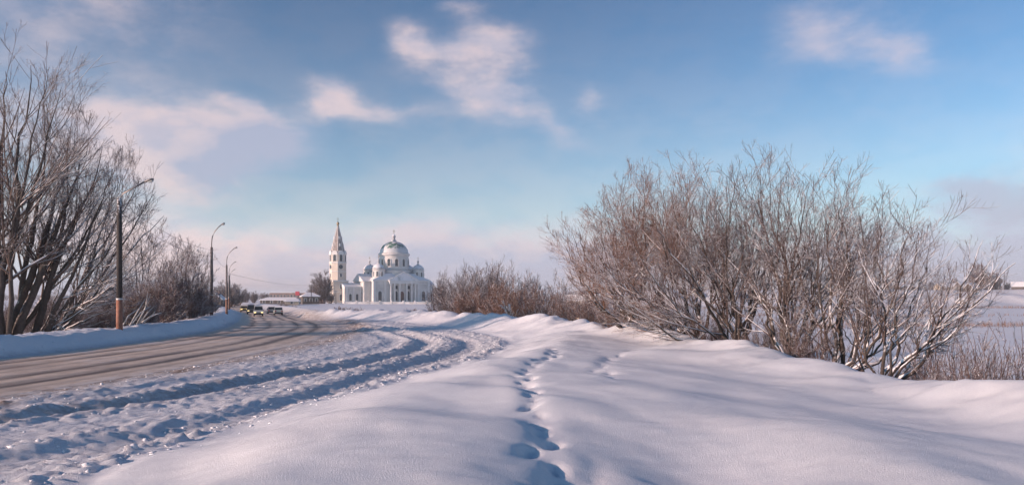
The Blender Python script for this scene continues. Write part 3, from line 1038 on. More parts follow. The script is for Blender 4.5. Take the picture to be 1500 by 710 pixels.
def build_left_trees():
    G = 'bare roadside trees behind the ploughed bank'
    # the two heavy trunks at the picture edge and the fan leaning over the road
    tree_to(-2, 51, [(8, 70), (45, 60), (-30, 110), (90, 95), (-60, 80), (70, 75)], 301, 'tall bare tree cut by the picture edge, upright dark trunk', .32, group=G, dens=1.1, clump=.3)
    tree_to(14, 52, [(105, 205), (130, 180), (75, 150), (165, 255)], 311, 'thick dark trunked tree leaning towards the road, snow in its forks', .38, group=G, clump=.4, dens=1.0)
    tree_to(48, 53, [(150, 190), (100, 170), (165, 225), (185, 300)], 321, 'dark leaning tree between the thickest trunk and the lamp post', .28, group=G, clump=.4, dens=.95)
    tree_to(70, 55, [(228, 262), (205, 240), (240, 300), (180, 235)], 331, 'long arched tree whose top reaches over the arm of the tallest lamp', .17, group=G, clump=.25, bow=.10, snow_frac=.85, dens=.9)
    tree_to(45, 54, [(205, 372), (190, 410), (140, 395), (175, 440), (160, 465), (100, 380)], 341, 'low spreading tree with drooping snow laden boughs above the bank', .12, group=G, clump=.45, bow=.02, up=.02, snow=(.016, 3), snow_frac=.95, dens=.7)
    tree_to(100, 58, [(190, 300), (170, 250), (145, 240)], 351, 'slender tree behind the drooping snow laden boughs', .12, group=G, clump=.3, dens=.85)
    tree_to(205, 74, [(195, 345), (210, 328), (225, 335), (240, 360), (180, 360), (165, 380)], 361, 'round headed young tree right behind the tallest lamp post', .11, group=G, rmin=.009, levels=3, dens=1.25)
    tree_to(252, 82, [(240, 365), (262, 352), (280, 350), (292, 372), (268, 365)], 371, 'wispy pale topped tree between the tallest and the second lamp', .12, group=G, rmin=.010, levels=3, mats=('scrub', 'far_twig'), dens=1.2)
    tree_to(285, 92, [(268, 385), (285, 372), (302, 385), (308, 398)], 381, 'small pale tree just short of the second lamp', .10, group=G, rmin=.011, levels=3, mats=('scrub', 'far_twig'), dens=1.1)
    g2 = 'purple brown scrub behind the ploughed bank'
    pr = scrub_proto(401, 4.6, 2.5, 64, mats=('scrub', 'scrub'), rmin=.010, r=(.02, .042), dens=1.5)
    spots = [(232, 68, 1.0, 'dense purple brown scrub bush just past the tallest lamp post'), (262, 76, 1.15, 'tallest purple brown scrub bush midway between the first two lamps'),
             (288, 84, .8, 'scrub bush at the foot of the small pale tree'), (200, 62, .75, 'scrub bush right behind the foot of the tallest lamp post'),
             (150, 60, .55, 'scrub bush under the long arched tree'), (105, 57, .6, 'scrub bush under the drooping snow laden boughs'),
             (60, 58, .55, 'scrub bush behind the thickest dark trunks'), (15, 60, .6, 'scrub bush at the picture edge behind the upright trunk'),
             (250, 95, 1.0, 'scrub bush further back behind the tallest scrub bush'), (300, 100, .62, 'low scrub bush beside the second lamp post'),
             (180, 80, 1.1, 'scrub bush further back behind the round headed young tree'), (128, 78, .85, 'scrub bush further back behind the slender tree'),
             (80, 80, .8, 'scrub bush further back behind the dark leaning tree')]
    for i, (px, d, s, lb) in enumerate(spots):
        place(pr, px, d, i * 1.1, lb, g2, s, first=(i == 0))
    # snow laden stalks leaning towards the lamp
    mb = MB()
    rng = np.random.default_rng(5)
    d = 57
    for k in range(9):
        a = 186 + k * 3.2
        b = 206 + k * 4.5 + rng.normal(0, 4)
        p0, p1 = (LX(a, d), d + rng.normal(0, .5), HZ(LX(a, d), d) + .1), (LX(b, d), d + rng.normal(0, .5), ZZ(447 + rng.normal(0, 14) + k * 2, d))
        mid = ((p0[0] + p1[0]) / 2, p0[1], (p0[2] + p1[2]) / 2 + .15)
        mb.tube([p0, mid, p1], [.05, .045, .02], 5)
    tag(mb.build('leaning_saplings', M['cap'], smooth=True), 'snow coated bent saplings leaning out beside the foot of the tallest lamp post', 'saplings')
    bpy.data.objects['leaning_saplings'].name = 'bent_shrub'
    bpy.data.objects['bent_shrub']['category'] = 'shrub'
    bpy.data.objects['bent_shrub']['label'] = 'snow coated bent shrub leaning out beside the foot of the tallest lamp post'


def build_far_trees():
    # trees along the far road and by the church
    pr = scrub_proto(501, 11.0, 4.4, 26, name='bare_tree', mats=('scrub', 'far_twig'), rmin=.042, r=(.10, .2), dens=2.0, snow=None)
    pr['category'] = 'tree'
    g = 'frosted trees along the far road'
    spots = [(471, 345, 1.25, 'frosted tree beside the dark hip roofed house, next to the bell tower'), (298, 165, .50, 'small frosted tree between the second and third lamps'),
             (325, 285, .8, 'frosted tree behind the small snow roofed house'), (338, 270, .75, 'frosted tree behind the third lamp post'),
             (347, 300, .72, 'frosted tree at the end of the far road bend'), (462, 352, .75, 'low frosted tree just behind the dark hip roofed house'),
             (484, 350, .5, 'small frosted tree at the foot of the bell tower'), (372, 420, .55, 'small frosted tree behind the row of oncoming vehicles'),
             (358, 380, .6, 'frosted tree above the yellow car'), (388, 450, .5, 'small frosted tree at the end of the snowy garage roof'),
             (307, 130, .42, 'small frosted tree right behind the second lamp'), (648, 300, .8, 'frosted tree at the end wall of the church')]
    for i, (px, d, s, lb) in enumerate(spots):
        place(pr, px, d, i * .9, lb, g, s, first=(i == 0))
    pr2 = scrub_proto(511, 12, 4.6, 24, name='bare_tree', mats=('scrub', 'scrub'), rmin=.075, r=(.15, .28), dens=2.2, snow=None)
    pr2['category'] = 'tree'
    g = 'trees of the village across the valley'
    spots = [(1435, 735, 2.1, 'tall round crowned tree standing above the village roofs across the valley'), (1457, 740, 1.4, 'shorter tree next to the tall round crowned village tree'),
             (1397, 745, .95, 'small tree behind the first village roofs'), (1476, 745, .6, 'low tree beside the lone village pole'),
             (1365, 750, .7, 'village tree showing through the thin willow twigs'), (1300, 760, .8, 'village tree behind the slender willow'),
             (1496, 735, .55, 'low tree by the outermost village roof')]
    for i, (px, d, s, lb) in enumerate(spots):
        place(pr2, px, d, i * 1.7, lb, g, s, first=(i == 0))
    # hedge and low bushes in front of the church wall
    pr3 = scrub_proto(521, 1.7, 2.2, 26, mats=('scrub', 'scrub'), rmin=.018, r=(.03, .05), dens=1.0, snow=None)
    g = 'low bushes in front of the churchyard'
    for i, (px, d, s, lb) in enumerate([(497, 250, .9, 'low dark bush in front of the bell tower'), (520, 240, 1.0, 'low dark bush before the lit end wall of the church'),
                                        (548, 225, .8, 'low dark bush below the corner turret facing the road'), (575, 215, .9, 'low dark bush straight below the church dome'),
                                        (603, 232, 1.0, 'low dark bush below the end of the church portico'), (624, 210, 1.1, 'low dark bush below the far church turret'),
                                        (455, 230, .8, 'low dark bush below the dark hip roofed house'), (430, 240, .9, 'low frosted bush in front of the snowy garage roof'),
                                        (415, 235, .7, 'small bush at the outer side of the road bend')]):
        place(pr3, px, d, i * 1.3, lb, g, (s * 1.3, s * 1.3, s), first=(i == 0))
    # a far wood along the horizon, reads as one mass
    rng = np.random.default_rng(9)
    n = 2600
    az = np.concatenate([rng.uniform(-.62, .62, n)])
    dd = rng.uniform(1150, 1500, n)
    x, y = dd * np.tan(az), dd
    z = height(x, y)
    h = (5 + 5 * (fbm(az * 14, az * 0, 3, 3) + .4).clip(0, 1) + rng.uniform(0, 4, n)) * np.where(x > 40, 1.0, .8)
    st = np.stack([x, y, z - 1], 1)
    K = 4
    P = st[:, None] + np.stack([rng.normal(0, .8, (n, K)), rng.normal(0, .8, (n, K)), np.linspace(0, 1, K)[None] * h[:, None]], -1)
    Rr = np.repeat(np.array([[.4, .3, .2, .1]]), n, 0)
    br = offshoots(rng, P, Rr, 14, .1, 1, 40, .5, 3, .1, .06, rmin=.13)
    V, Q = join([tubes(P, Rr, 3), tubes(*br, 3)])
    me = fast_mesh('distant_wood', V, Q=Q, mat=M['far_twig'])
    tag(link_mesh('distant_wood', me), 'low far wood along the horizon behind the village and church', 'wood', kind='stuff')
    # dry reeds on the valley field
    vs = []
    for (d0, d1, a0, a1, m, hh) in ((150, 165, 1180, 1620, 2200, 1.3), (240, 262, 1050, 1620, 1800, 1.5), (430, 470, 900, 1620, 3000, 2.0), (70, 80, 1420, 1620, 1800, 1.3),
                                    (150, 200, 660, 1000, 3000, 1.6)):
        d = rng.uniform(d0, d1, m)
        x = LX(rng.uniform(a0, a1, m), d)
        keep = fbm(x * .03, d * .05, 8, 3) > -.15
        d, x = d[keep], x[keep]
        z = height(x, d)
        h = hh * rng.uniform(.4, 1, len(d))
        a = rng.uniform(0, np.pi, len(d))
        w = .035 * d / 150
        ln = rng.normal(0, .15, (len(d), 2)) * h[:, None]
        b0 = np.stack([x - np.cos(a) * w, d - np.sin(a) * w, z - .1], 1)
        b1 = np.stack([x + np.cos(a) * w, d + np.sin(a) * w, z - .1], 1)
        t = np.stack([x + ln[:, 0], d + ln[:, 1], z + h], 1)
        vs.append(np.stack([b0, b1, t], 1).reshape(-1, 3))
    V = np.concatenate(vs)
    me = fast_mesh('dry_reeds', V, T=np.arange(len(V), dtype=np.int32).reshape(-1, 3), mat=M['reed'], smooth=False)
    tag(link_mesh('dry_reeds', me), 'tawny dry reeds in strips across the snowy valley field', 'reeds', kind='stuff')


# ------------------------------------------------------------------ church
def cross(mb, x, y, z, h):
    t = h * .035
    mb.box(x - t, x + t, y - t, y + t, z, z + h)
    mb.box(x - h * .24, x + h * .24, y - t * .8, y + t * .8, z + h * .60, z + h * .67)
    mb.box(x - h * .12, x + h * .12, y - t * .8, y + t * .8, z + h * .80, z + h * .85)
    return mb


def windows(parent, specs, name='window', flat=False):
    """specs: (x, y, z, bearing, w, h)"""
    for (x, y, z, th, w, h) in specs:
        o = MB().arch((x, y, z), th, w, h, -.05, .06, flat).build(name, M['door'] if name == 'door' else M['glass'], parent)
        MB().ring((x, y, z), th, w, h, w * .16, -.05, .24, flat).build('frame', M['trim'], o)


def build_church():
    S, N_, W_, E_ = -math.pi / 2, math.pi / 2, math.pi, 0.0
    d = 400.0
    x = LX(577, d)
    rz = R(34)
    root = empty('church', (x, d, HZ(x, d) - .1), rz, 'white domed church with green and snow patched dome and columned portico', 'church')
    # body: central block, wings and apse
    mb = MB()
    mb.box(-15, 15, -9, 9, -1.5, 11)
    mb.box(-18.6, -15.0, -6.4, 6.4, -1.5, 10.6)
    mb.box(-27.6, -18.6, -4, 4, -1.5, 7.8)            # link towards the bell tower
    mb.lathe([(6.4, -1.5), (6.4, 9.4)], 15.0, 0, 24)
    mb.box(-7.2, 7.2, 9, 10.2, -1.5, 10.6)
    mb.build('wall', M['wall'], root)
    mb = MB()
    for (z0, z1, p) in ((10.6, 11.0, .28), (11.0, 11.35, .55), (.0, .9, .18), (9.5, 9.75, .12)):
        mb.box(-15 - p, 15 + p, -9 - p, 9 + p, z0, z1)
    mb.box(-27.7, -19.2, -4.35, 4.35, 7.4, 7.95)
    mb.lathe([(6.5, 8.9), (6.9, 9.1), (6.9, 9.45), (6.4, 9.5)], 15.0, 0, 24)
    mb.build('cornice', M['trim'], root)
    pl = lambda *a: MB().box(*a).build('pilaster', M['trim'], root)
    for sx in (-14.6, -8.9, 8.9, 14.6):
        pl(sx - .55, sx + .55, -9.28, -8.9, .9, 10.6)
    for sy in (-8.4, 8.4, -6.6, 6.6):
        pl(-15.28, -14.9, sy - .45, sy + .45, .9, 10.6)
    for sy in (-5.7, -2.2, 2.2, 5.7):
        pl(-18.9, -18.5, sy - .4, sy + .4, .9, 10.2)
    for k in range(3):
        xx = -19.6 - k * 3.4
        pl(xx - .35, xx + .35, -4.22, -3.9, .4, 7.4)
    rf = MB()
    # hipped main roof
    rf.add([(-15.6, -9.6, 11.35), (15.6, -9.6, 11.35), (15.6, 9.6, 11.35), (-15.6, 9.6, 11.35), (-8.6, 0, 15.6), (8.6, 0, 15.6), (-8, -7, 14.6), (8, -7, 14.6), (8, 7, 14.6), (-8, 7, 14.6)],
           [(0, 1, 7, 6), (1, 2, 8, 7), (2, 3, 9, 8), (3, 0, 6, 9), (6, 7, 8, 9)])
    rf.prism([(-4.6, 7.98), (4.6, 7.98), (0, 9.9)], lambda p, k: (-27.8 if k == 0 else -18.6, p[0], p[1]))
    rf.prism([(-6.9, 10.62), (6.9, 10.62), (0, 14.4)], lambda p, k: (-19.3 if k == 0 else -9, p[0], p[1]))
    rf.lathe([(6.9, 9.5), (5.6, 10.9), (3.4, 12.1), (.2, 12.8)], 15.0, 0, 24)
    rf.prism([(-8.0, 10.95), (8.0, 10.95), (0, 15.0)], lambda p, k: (p[0], -11.2 if k == 0 else -6, p[1] + .1))
    rf.build('roof', M['roof'], root)
    # west gable face under the roof
    MB().prism([(-6.6, 10.6), (6.6, 10.6), (0, 14.1)], lambda p, k: (-19.4 if k == 0 else -19.32, p[0], p[1])).build('gable', M['trim'], root)
    # portico
    po = MB().box(-7.5, 7.5, -11.2, -9.02, 9.6, 10.95).box(-7.8, 7.8, -11.5, -9.01, 10.72, 11.04).build('portico', M['trim'], root)
    MB().prism([(-7.1, 11.04), (7.1, 11.04), (0, 14.65)], lambda p, k: (p[0], -11.05 if k == 0 else -10.9, p[1])).build('pediment', M['wall'], po)
    mb = MB()
    for sg in (-1, 1):
        mb.prism([(0, 0), (.5, 0), (.5, .45), (0, .45)], lambda p, k: (sg * (8.1 if k == 0 else 0.0), -11.7 + p[0], (10.98 if k == 0 else 15.05) + p[1]))
    mb.build('pediment_cornice', M['trim'], po)
    for cx in (-6.6, -4.6, -1.9, 1.9, 4.6, 6.6):
        MB().lathe([(.62, .5), (.62, .8), (.48, .9), (.40, 9.1), (.60, 9.35), (.60, 9.6)], cx, -10.45, 14).build('column', M['trim'], po, True, R(40))
    windows(root, [(-3.25, -9.0, 1.6, S, 1.7, 4.4), (3.25, -9.0, 1.6, S, 1.7, 4.4), (-11.7, -9.0, 1.4, S, 1.9, 4.6), (11.7, -9.0, 1.4, S, 1.9, 4.6),
                   (-18.6, -4, 1.4, W_, 1.5, 4.2), (-18.6, 4, 1.4, W_, 1.5, 4.2),
                   (-21.3, -4.0, 1.4, S, 1.3, 3.2), (-24.7, -4.0, 1.4, S, 1.3, 3.2),
                   (15 + 6.4 * math.cos(-1.1), 6.4 * math.sin(-1.1), 1.4, -1.1, 1.5, 4.2), (15 + 6.4 * math.cos(-.3), 6.4 * math.sin(-.3), 1.4, -.3, 1.5, 4.2)])
    windows(root, [(-3.25, -9.0, 7.0, S, 1.9, 1.7), (3.25, -9.0, 7.0, S, 1.9, 1.7)], flat=True)
    windows(root, [(0, -9.0, .5, S, 2.1, 5.4)], 'door')
    MB().box(-7.3, 7.3, -11.0, -9.05, -1.5, .5).box(-8.0, 8.0, -11.7, -11.0, -1.5, .2).build('steps', M['trim'], po)
    # square base and drum
    dr = MB().lathe([(8.3, 13.6), (8.3, 16.2), (7.9, 16.5), (7.2, 16.6), (7.2, 23.2), (7.5, 23.4), (7.95, 23.9), (7.95, 24.5), (7.3, 24.8), (7.1, 25.0)], 0, 0, 48).build('drum', M['wall'], root, True, R(30))
    MB().lathe([(7.38, 17.0), (7.38, 17.5), (7.22, 17.55)], 0, 0, 48, cap=False).build('ring', M['trim'], dr, True, R(30))
    for k in range(12):
        a = 2 * math.pi * k / 12 + R(15)
        windows(dr, [(7.18 * math.cos(a), 7.18 * math.sin(a), 18.2, a, 1.5, 3.6)])
    prof = [(7.15 * math.cos(t), 24.85 + 5.9 * math.sin(t)) for t in np.linspace(0, math.pi / 2 - .10, 14)]
    dm = MB().lathe(prof, 0, 0, 48).build('dome', M['dome'], root, True, R(50))
    MB().lathe([(1.3, 30.5), (1.3, 31.3), (.75, 31.5), (.65, 32.6), (.9, 32.8), (.95, 33.3), (.6, 33.9), (.15, 34.4)], 0, 0, 16).build('lantern', M['cap'], dm, True, R(40))
    cross(MB(), 0, 0, 34.2, 2.4).build('cross', M['gold'], dm)
    # four corner turrets
    for sx in (-1, 1):
        for sy in (-1, 1):
            cx, cy = 10.7 * sx, 5.3 * sy
            t = MB().lathe([(3.4, 11.8), (3.4, 12.5), (3.0, 12.7), (2.85, 12.8), (2.85, 16.0), (3.1, 16.15), (3.25, 16.5), (2.9, 16.6)], cx, cy, 28).build('turret', M['wall'], root, True, R(30))
            for k in range(8):
                a = 2 * math.pi * k / 8 + R(8)
                windows(t, [(cx + 2.84 * math.cos(a), cy + 2.84 * math.sin(a), 13.1, a, .85, 2.3)])
            pr = [(3.0 * math.cos(q), 16.5 + 2.7 * math.sin(q)) for q in np.linspace(0, math.pi / 2 - .16, 9)]
            MB().lathe(pr, cx, cy, 28).build('cupola', M['cap'], t, True, R(50))
            MB().lathe([(.65, 18.9), (.65, 19.5), (.35, 19.6), (.32, 20.3), (.5, 20.6), (.45, 21.0), (.08, 21.6)], cx, cy, 12).build('finial', M['cap'], t, True, R(40))
            cross(MB(), cx, cy, 21.4, 1.7).build('cross', M['gold'], t)

    # bell tower
    lx, ly = -36.0, 0.0
    wx = x + lx * math.cos(rz) - ly * math.sin(rz)
    wy = d + lx * math.sin(rz) + ly * math.cos(rz)
    # keep its bearing as seen between the frosted tree and the church
    wy_ = 387.0
    bt = empty('bell_tower', (LX(495, wy_), wy_, HZ(LX(495, wy_), wy_) - .1), rz, 'cream bell tower with tall tent spire beside the white church', 'bell tower')
    p8 = R(22.5)
    mb = MB().box(-3.75, 3.75, -3.75, 3.75, -1.5, 11.2)
    mb.lathe([(3.95, 11.2), (3.95, 24.3)], 0, 0, 8, p8)
    mb.build('wall', M['tower'], bt)
    mb = MB().box(-4.0, 4.0, -4.0, 4.0, 10.7, 11.25).box(-4.0, 4.0, -4.0, 4.0, 0, .7).box(-3.9, 3.9, -3.9, 3.9, 5.5, 5.8)
    mb.lathe([(4.02, 19.4), (4.25, 19.5), (4.25, 19.9), (4.02, 20)], 0, 0, 8, p8, cap=False)
    mb.lathe([(4.0, 15.2), (4.12, 15.3), (4.12, 15.5), (4.0, 15.6)], 0, 0, 8, p8, cap=False)
    mb.build('cornice', M['trim'], bt)
    fl = 3.95 * math.cos(math.pi / 8)
    for k in range(8):
        a = k * math.pi / 4
        windows(bt, [(fl * math.cos(a), fl * math.sin(a), 20.3, a, 1.5, 3.2)])
        MB().arch((fl * math.cos(a), fl * math.sin(a), 23.4), a, 2.7, 2.0, -.4, .3).build('arched_gable', M['trim'], bt)
        if k % 2 == 0:
            windows(bt, [(fl * math.cos(a), fl * math.sin(a), 12.8, a, .9, 1.7)])
    a = -math.pi / 2
    for a in (-math.pi / 2, math.pi):
        n = (math.cos(a), math.sin(a))
        th = (-n[1], n[0])
        ring = [(1.0 * math.cos(q), 1.0 * math.sin(q)) for q in np.linspace(0, 2 * math.pi, 20, endpoint=False)]
        MB().prism(ring, lambda p, k: (n[0] * (fl + (.14 if k else -.05)) + th[0] * p[0], n[1] * (fl + (.14 if k else -.05)) + th[1] * p[0], 17.6 + p[1])).build('round_window', M['glass'], bt)
    for a, xx in ((-math.pi / 2, 0), (math.pi, 0)):
        windows(bt, [(3.75 * math.cos(a), 3.75 * math.sin(a), 1.5, a, 1.3, 3.0), (3.75 * math.cos(a), 3.75 * math.sin(a), 7.2, a, 1.0, 2.0)])
    sp = MB().lathe([(3.75, 24.3), (3.35, 24.7), (.42, 37.2)], 0, 0, 8, p8).build('spire', M['tent'], bt)
    mb = MB()
    for k in range(8):
        q = k * math.pi / 4 + p8
        mb.tube([(3.38 * math.cos(q), 3.38 * math.sin(q), 24.7), (.44 * math.cos(q), .44 * math.sin(q), 37.2)], [.13, .07], 5)
    mb.build('rib', M['trim'], sp)
    for k in range(0, 8, 2):
        a = k * math.pi / 4
        for (zz, rr) in ((27.5, 2.52), (31.0, 1.72)):
            MB().arch((rr * math.cos(a), rr * math.sin(a), zz), a, .8, 1.3, -.1, .3).build('dormer', M['trim'], sp)
    MB().lathe([(.5, 37.1), (.5, 37.5), (.3, 37.7), (.7, 38.3), (.62, 38.8), (.12, 39.5)], 0, 0, 12).build('onion_dome', M['gold'], sp, True, R(50))
    cross(MB(), 0, 0, 39.3, 2.0).build('cross', M['gold'], sp)

    # churchyard wall with piers, and lamp standard by the tower
    w = empty('churchyard_wall', (LX(505, 330), 330, HZ(LX(505, 330), 330)), 0, 'low pale churchyard wall with piers in front of the church', 'wall')
    L = LX(642, 330) - LX(505, 330)
    MB().box(0, L, -.2, .2, -1.5, .95).build('wall_panel', M['stone'], w)
    for k in range(9):
        xx = L * k / 8
        MB().box(xx - .35, xx + .35, -.36, .36, -1.5, 1.35).lathe([(.62, 1.35), (.05, 1.7)], xx, 0, 4, R(45)).build('pier', M['stone'], w)
    MB().box(0, L, -.3, .3, .952, 1.05).build('snow_cap', M['snow'], w)


# ------------------------------------------------------------------ houses
def house(name, px, d, w, dep, eave, ridge, rz, label, cat='house', wall='wood', group=None, hip=False, nwin=2, chim=True, roofmat='snow', z=None, wsc=1.0, trimm='trim'):
    x = LX(px, d)
    root = empty(name, (x, d, (HZ(x, d) if z is None else z) - .1), rz, label, cat, group)
    hw, hd = w / 2, dep / 2
    mb = MB().box(-hw, hw, -hd, hd, -1, eave)
    if not hip:
        mb.prism([(-hw, eave + .002), (hw, eave + .002), (0, ridge)], lambda p, k: (p[0], -hd if k == 0 else hd, p[1]))
    mb.build('wall', M[wall], root)
    t, ov = .28, .45
    mb = MB()
    if hip:
        i = min(hw, hd) * .85
        for dz, s in ((0, 0), (t, -.05)):
            pass
        a, b = hw + ov, hd + ov
        vs = [(-a, -b, eave), (a, -b, eave), (a, b, eave), (-a, b, eave), (-a, -b, eave + t), (a, -b, eave + t), (a, b, eave + t), (-a, b, eave + t), (-(a - i), 0, ridge), ((a - i), 0, ridge)]
        mb.add(vs, [(3, 2, 1, 0), (0, 1, 5, 4), (1, 2, 6, 5), (2, 3, 7, 6), (3, 0, 4, 7), (4, 5, 9, 8), (5, 6, 9), (6, 7, 8, 9), (7, 4, 8)])
    else:
        sl = (ridge - eave) / hw
        e = (-(hw + ov), eave - sl * ov)
        mb.prism([e, (0, ridge), (-e[0], e[1]), (-e[0], e[1] + t), (0, ridge + t * 1.15), (e[0], e[1] + t)], lambda p, k: (p[0], (-hd - ov) if k == 0 else (hd + ov), p[1] + .01))
    rf = mb.build('roof', M[roofmat], root)
    if chim:
        MB().box(hw * .3 - .3, hw * .3 + .3, -.3, .3, (eave + ridge) / 2, ridge + .7).build('chimney', M['brick'], rf)
    ww = .9 * wsc
    for k in range(nwin):
        cx = -hw + w * (k + .5) / nwin
        o = MB().arch((cx, -hd, eave * .38), -math.pi / 2, ww, 1.2 * wsc, -.05, .06, True).build('window', M['glass'], root)
        MB().ring((cx, -hd, eave * .38), -math.pi / 2, ww, 1.2 * wsc, .14, -.05, .12, True).build('frame', M[trimm], o)
        o = MB().arch((hw, -hd + dep * (k + .5) / nwin, eave * .38), 0, ww, 1.2 * wsc, -.05, .06, True).build('window', M['glass'], root)
        MB().ring((hw, -hd + dep * (k + .5) / nwin, eave * .38), 0, ww, 1.2 * wsc, .14, -.05, .12, True).build('frame', M[trimm], o)
    return root


def build_village():
    g = 'snow roofed houses of the village across the valley'
    house('village_house', 1411, 728, 8, 16, 3.2, 7.4, R(-62), 'dark gabled house with snowy roof below the tall round crowned village tree', group=g)
    house('village_house', 1424, 722, 8, 14, 3.0, 7.2, R(-55), 'second dark gabled house, close against the first, snowy roof', group=g)
    house('village_house', 1496, 724, 9, 15, 3.2, 7.0, R(60), 'outermost village house at the picture edge, long snowy roof', group=g)
    house('village_house', 1387, 735, 9, 20, 3.2, 6.2, R(-80), 'long pale village house glimpsed through the thin willow twigs', group=g, wall='paleboard')
    house('village_house', 1448, 742, 8, 14, 3.0, 6.0, R(-70), 'low village house half hidden under the shorter village tree', group=g)
    house('village_house', 1325, 730, 9, 18, 3.2, 6.6, R(-75), 'village house behind the slender willow, snowy roof', group=g)
    house('village_house', 845, 640, 9, 16, 3.6, 8.0, R(70), 'pale walled village house glimpsed past the rounded grey valley tree', group=g, wall='paleboard')
    house('village_house', 865, 655, 8, 12, 3.2, 7.0, R(40), 'dark village house next to the pale walled one above the thickets', group=g)
    # by the road
    house('cottage', 318, 262, 3.9, 6.5, 2.4, 4.0, R(8), 'small cottage with a steep snowy roof behind the second lamp', group=None, nwin=1)
    house('cottage', 454, 330, 6.6, 8, 3.2, 5.0, R(20), 'dark boarded house with a snowy hip roof next to the frosted tree', hip=True, nwin=3, wall='wood')
    house('garage_row', 412, 350, 16.5, 6, 1.9, 3.3, 0, 'long low garage row under a wide flat snow blanket', 'garage', wall='wood', hip=True, nwin=5, chim=False)
    house('shed', 428, 300, 5, 4, 1.4, 2.2, R(10), 'little shed with a snow covered roof in front of the garage row', 'shed', wall='paleboard', nwin=1, chim=False, hip=True)
    # long brick building with a red panel
    d = 600
    x = LX(424, d)
    b = empty('long_building', (x, d, HZ(x, d) - .1), R(4), 'long flat roofed brick building with a red panel at its end', 'building')
    MB().box(-13.3, 13.3, -6, 6, -1, 6.4).build('wall', M['brick'], b)
    MB().box(-13.6, 13.6, -6.3, 6.3, 6.4, 6.75).box(-13.0, 13.0, -5.7, 5.7, 6.76, 6.95).build('roof', M['roof'], b)
    for k in range(10):
        cx = -12 + k * 2.45
        o = MB().arch((cx, -6, 3.4), -math.pi / 2, 1.3, 1.7, -.05, .06, True).build('window', M['glass'], b)
        MB().ring((cx, -6, 3.4), -math.pi / 2, 1.3, 1.7, .15, -.05, .12, True).build('frame', M['trim'], o)
    o = MB().box(5.6, 8.6, -6.45, -6.3, 4.6, 7.6).build('red_panel', M['red'], b)
    d = 620
    house('long_building', 458, d, 18, 9, 6.0, 7.2, R(5), 'brick building with a shallow snowy roof behind the dark hip roofed house', 'building', wall='brick', hip=True, nwin=6, chim=False, roofmat='roof')
    # utility poles
    def pole(px, d, top, label, arm=True, r=.11):
        x = LX(px, d)
        z0 = HZ(x, d)
        root = empty('utility_pole', (x, d, z0), R(10), label, 'pole')
        h = ZZ(top, d) - z0
        MB().tube([(0, 0, -.5), (0, 0, h)], [r, r * .75], 8).build('post', M['pole'], root, True)
        if arm:
            MB().box(-.8, .8, -.06, .06, h - .5, h - .38).build('crossarm', M['pole'], root)
            for k in (-.7, 0.0, .7):
                MB().lathe([(.05, h - .38), (.07, h - .3), (.03, h - .2)], k, 0, 8).build('insulator', M['trim'], root)
        return (x, d, z0 + h - .2)
    a = pole(456, 318, 416, 'dark wooden pole standing in front of the dark hip roofed house', r=.16)
    pole(1471, 720, 397, 'lone dark pole rising above the village roofs across the valley', arm=False, r=.35)
    pole(492, 340, 425, 'thin dark pole in front of the bell tower', r=.15)
    return a


